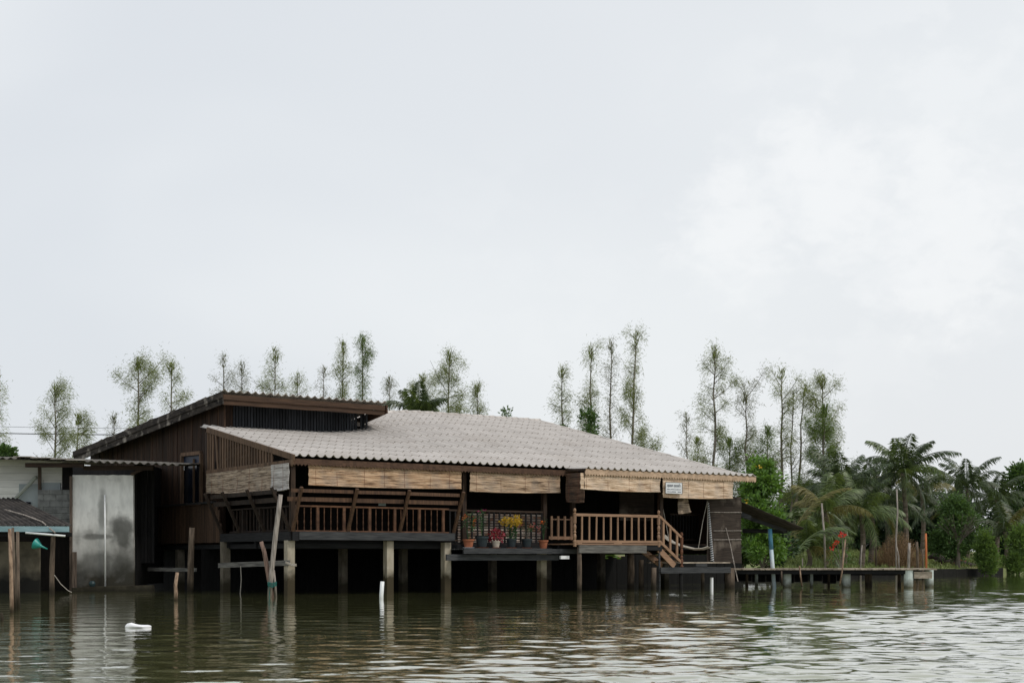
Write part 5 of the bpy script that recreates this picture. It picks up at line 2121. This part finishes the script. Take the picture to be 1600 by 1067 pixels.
me.update(calc_edges=True)
me.validate()
wm = bpy.data.materials.new("river_water")
wm.use_nodes = True
nt = wm.node_tree
b = nt.nodes["Principled BSDF"]
b.inputs["Base Color"].default_value = (.185, .195, .085, 1)
b.inputs["Roughness"].default_value = .04
b.inputs["IOR"].default_value = 1.33
b.inputs["Coat Weight"].default_value = 1.0        # second reflective layer added to brighten the mirrored sky
b.inputs["Coat IOR"].default_value = 1.33
b.inputs["Coat Roughness"].default_value = .02
tc = nd(nt, "ShaderNodeTexCoord")
hprev = None
for sc_, st in (((2.6, 5.0, 1), .0045), ((8.0, 15.0, 1), .0010)):
    mp = nd(nt, "ShaderNodeMapping"); mp.inputs["Scale"].default_value = sc_
    nt.links.new(tc.outputs["Object"], mp.inputs["Vector"])
    nz = nd(nt, "ShaderNodeTexNoise"); nz.inputs["Scale"].default_value = 1.0; nz.inputs["Detail"].default_value = 2.0
    nt.links.new(mp.outputs["Vector"], nz.inputs["Vector"])
    bp = nd(nt, "ShaderNodeBump"); bp.inputs["Strength"].default_value = 1.0; bp.inputs["Distance"].default_value = st
    nt.links.new(nz.outputs["Fac"], bp.inputs["Height"])
    if hprev is not None:
        nt.links.new(hprev, bp.inputs["Normal"])
    hprev = bp.outputs["Normal"]
nt.links.new(hprev, b.inputs["Normal"])
nt.links.new(hprev, b.inputs["Coat Normal"])
me.materials.append(wm)
wo = bpy.data.objects.new("water", me)
COL.objects.link(wo)
structure(wo)
mb = MB()
mb.box(-2500, 2500, -300, 900, -1.9, -1.6)
structure(mb.build("river_bed", M['mud']))
# the rest of the river, behind and beside the rippled part
mb = MB()
mb.box(-2500, 2500, -300, 900, -.10, -.06)
fw = mb.build("far_water", wm)
structure(fw)

# ------------------------------------------------------------------ sky and sun
SUN_EL, SUN_AZ = math.radians(52), math.radians(118)     # azimuth measured from +Y towards +X
world = bpy.data.worlds.new("World")
sc.world = world
world.use_nodes = True
nt = world.node_tree
L = nt.links.new
bg = nt.nodes["Background"]
bg.inputs["Strength"].default_value = .10
sky = nd(nt, "ShaderNodeTexSky")
sky.sky_type = 'NISHITA'
sky.sun_disc = False
sky.sun_elevation = SUN_EL
sky.sun_rotation = SUN_AZ
sky.dust_density = 4.0
sky.air_density = 1.2
tc = nd(nt, "ShaderNodeTexCoord")


def wmath(op, a, b=None, c=None, clamp=False):
    n = nd(nt, "ShaderNodeMath", operation=op)
    n.use_clamp = clamp
    for i, x in enumerate((a, b, c)):
        if x is None:
            continue
        if isinstance(x, (int, float)):
            n.inputs[i].default_value = x
        else:
            L(x, n.inputs[i])
    return n.outputs[0]


def wnoise(scale, detail, rough=.5, dist=0.0, off=(0, 0, 0)):
    mp = nd(nt, "ShaderNodeMapping")
    mp.inputs["Location"].default_value = off
    mp.inputs["Scale"].default_value = (scale, scale, scale * 1.5)
    L(tc.outputs["Generated"], mp.inputs["Vector"])
    n = nd(nt, "ShaderNodeTexNoise")
    n.inputs["Scale"].default_value = 1
    n.inputs["Detail"].default_value = detail
    n.inputs["Roughness"].default_value = rough
    n.inputs["Distortion"].default_value = dist
    L(mp.outputs["Vector"], n.inputs["Vector"])
    return n.outputs["Fac"]


def wrange(v, a, b, c=0.0, d=1.0, smooth=True):
    n = nd(nt, "ShaderNodeMapRange")
    if smooth:
        n.interpolation_type = 'SMOOTHSTEP'
    n.inputs["From Min"].default_value = a
    n.inputs["From Max"].default_value = b
    n.inputs["To Min"].default_value = c
    n.inputs["To Max"].default_value = d
    L(v, n.inputs["Value"])
    return n.outputs["Result"]


def wmix(fac, a, b):
    n = nd(nt, "ShaderNodeMix", data_type='RGBA')
    for nm, x in (("Factor", fac), ("A", a), ("B", b)):
        if isinstance(x, tuple):
            n.inputs[nm].default_value = (*x, 1)
        elif isinstance(x, (int, float)):
            n.inputs[nm].default_value = x
        else:
            L(x, n.inputs[nm])
    return n.outputs["Result"]


def wspot(px, py, r0, r1):
    """soft patch of the sky around a direction"""
    d = Vector(((px - 800) / F, 1, (HZ - py) / F)).normalized()
    n = nd(nt, "ShaderNodeVectorMath", operation='DISTANCE')
    L(tc.outputs["Generated"], n.inputs[0])
    n.inputs[1].default_value = d
    return wrange(n.outputs["Value"], r0, r1, 1, 0)


K = 10.0      # colours below are pre-divided by the background strength
sheet = wmix(wrange(wnoise(2.2, 3, .5, .3, (3, 1, 2)), .36, .64), tuple(K * x for x in (.720, .752, .790)), tuple(K * x for x in (.82, .845, .865)))
right = wspot(1250, 330, .05, .48)
sheet = wmix(wmath('MULTIPLY', right, .65), sheet, tuple(K * x for x in (.825, .848, .862)))
lowr = wspot(1500, 640, .02, .20)
sheet = wmix(wmath('MULTIPLY', lowr, .6), sheet, tuple(K * x for x in (.765, .785, .812)))
topl = wspot(900, 20, .02, .22)
sheet = wmix(wmath('MULTIPLY', topl, .5), sheet, tuple(K * x for x in (.745, .772, .805)))
puff = wrange(wnoise(17, 7, .55, .0, (1.7, 4.2, .6)), .47, .60)
area = wspot(1340, 330, .06, .19)
area2 = wspot(800, 440, .03, .13)
area3 = wspot(1560, 20, .01, .10)
area4 = wspot(1262, 225, .004, .045)
area5 = wspot(1450, 235, .004, .028)
area6 = wspot(1470, 420, .01, .06)
pf = wmath('MULTIPLY', puff, wmath('ADD', wmath('MULTIPLY', area, .62), wmath('ADD', wmath('MULTIPLY', area2, .28), wmath('ADD', wmath('MULTIPLY', area3, .5), wmath('ADD', wmath('MULTIPLY', area4, .45), wmath('ADD', wmath('MULTIPLY', area5, .3), wmath('MULTIPLY', area6, .25)))))), clamp=True)
heads = [(1250, 222, .020), (1262, 258, .024), (1312, 258, .020), (1300, 310, .036), (1440, 236, .017), (1452, 282, .024), (1500, 350, .036),
         (1478, 430, .036), (1142, 300, .017), (1152, 356, .032)]
fld = None
for px, py, r in heads:
    d = Vector(((px - 800) / F, 1, (HZ - py) / F)).normalized()
    n = nd(nt, "ShaderNodeVectorMath", operation='DISTANCE')
    L(tc.outputs["Generated"], n.inputs[0])
    n.inputs[1].default_value = d
    q = wmath('DIVIDE', n.outputs["Value"], r * 1.1)
    fld = q if fld is None else wmath('SMOOTH_MIN', fld, q, .35)
lump = wnoise(52, 6, .55, .3, (5, 2, 9))
fld = wmath('ADD', fld, wmath('MULTIPLY', wmath('SUBTRACT', lump, .5), 2.6))
sheet = wmix(wmath('MULTIPLY', wrange(fld, 1.55, .10), .62), sheet, tuple(K * x for x in (.93, .938, .94)))
pf = wmath('MULTIPLY', pf, .45)
sheet = wmix(pf, sheet, tuple(K * x for x in (.905, .918, .925)))
col = wmix(.90, sky.outputs["Color"], sheet)
L(col, bg.inputs["Color"])

sd = bpy.data.lights.new("sun", 'SUN')
sd.energy = 1.5
sd.angle = math.radians(10)
sd.color = (1.0, .94, .86)
so_ = bpy.data.objects.new("sun", sd)
COL.objects.link(so_)
dirv = Vector((math.sin(SUN_AZ) * math.cos(SUN_EL), math.cos(SUN_AZ) * math.cos(SUN_EL), math.sin(SUN_EL)))
so_.rotation_euler = dirv.to_track_quat('Z', 'Y').to_euler()
so_.location = (60, -40, 80)
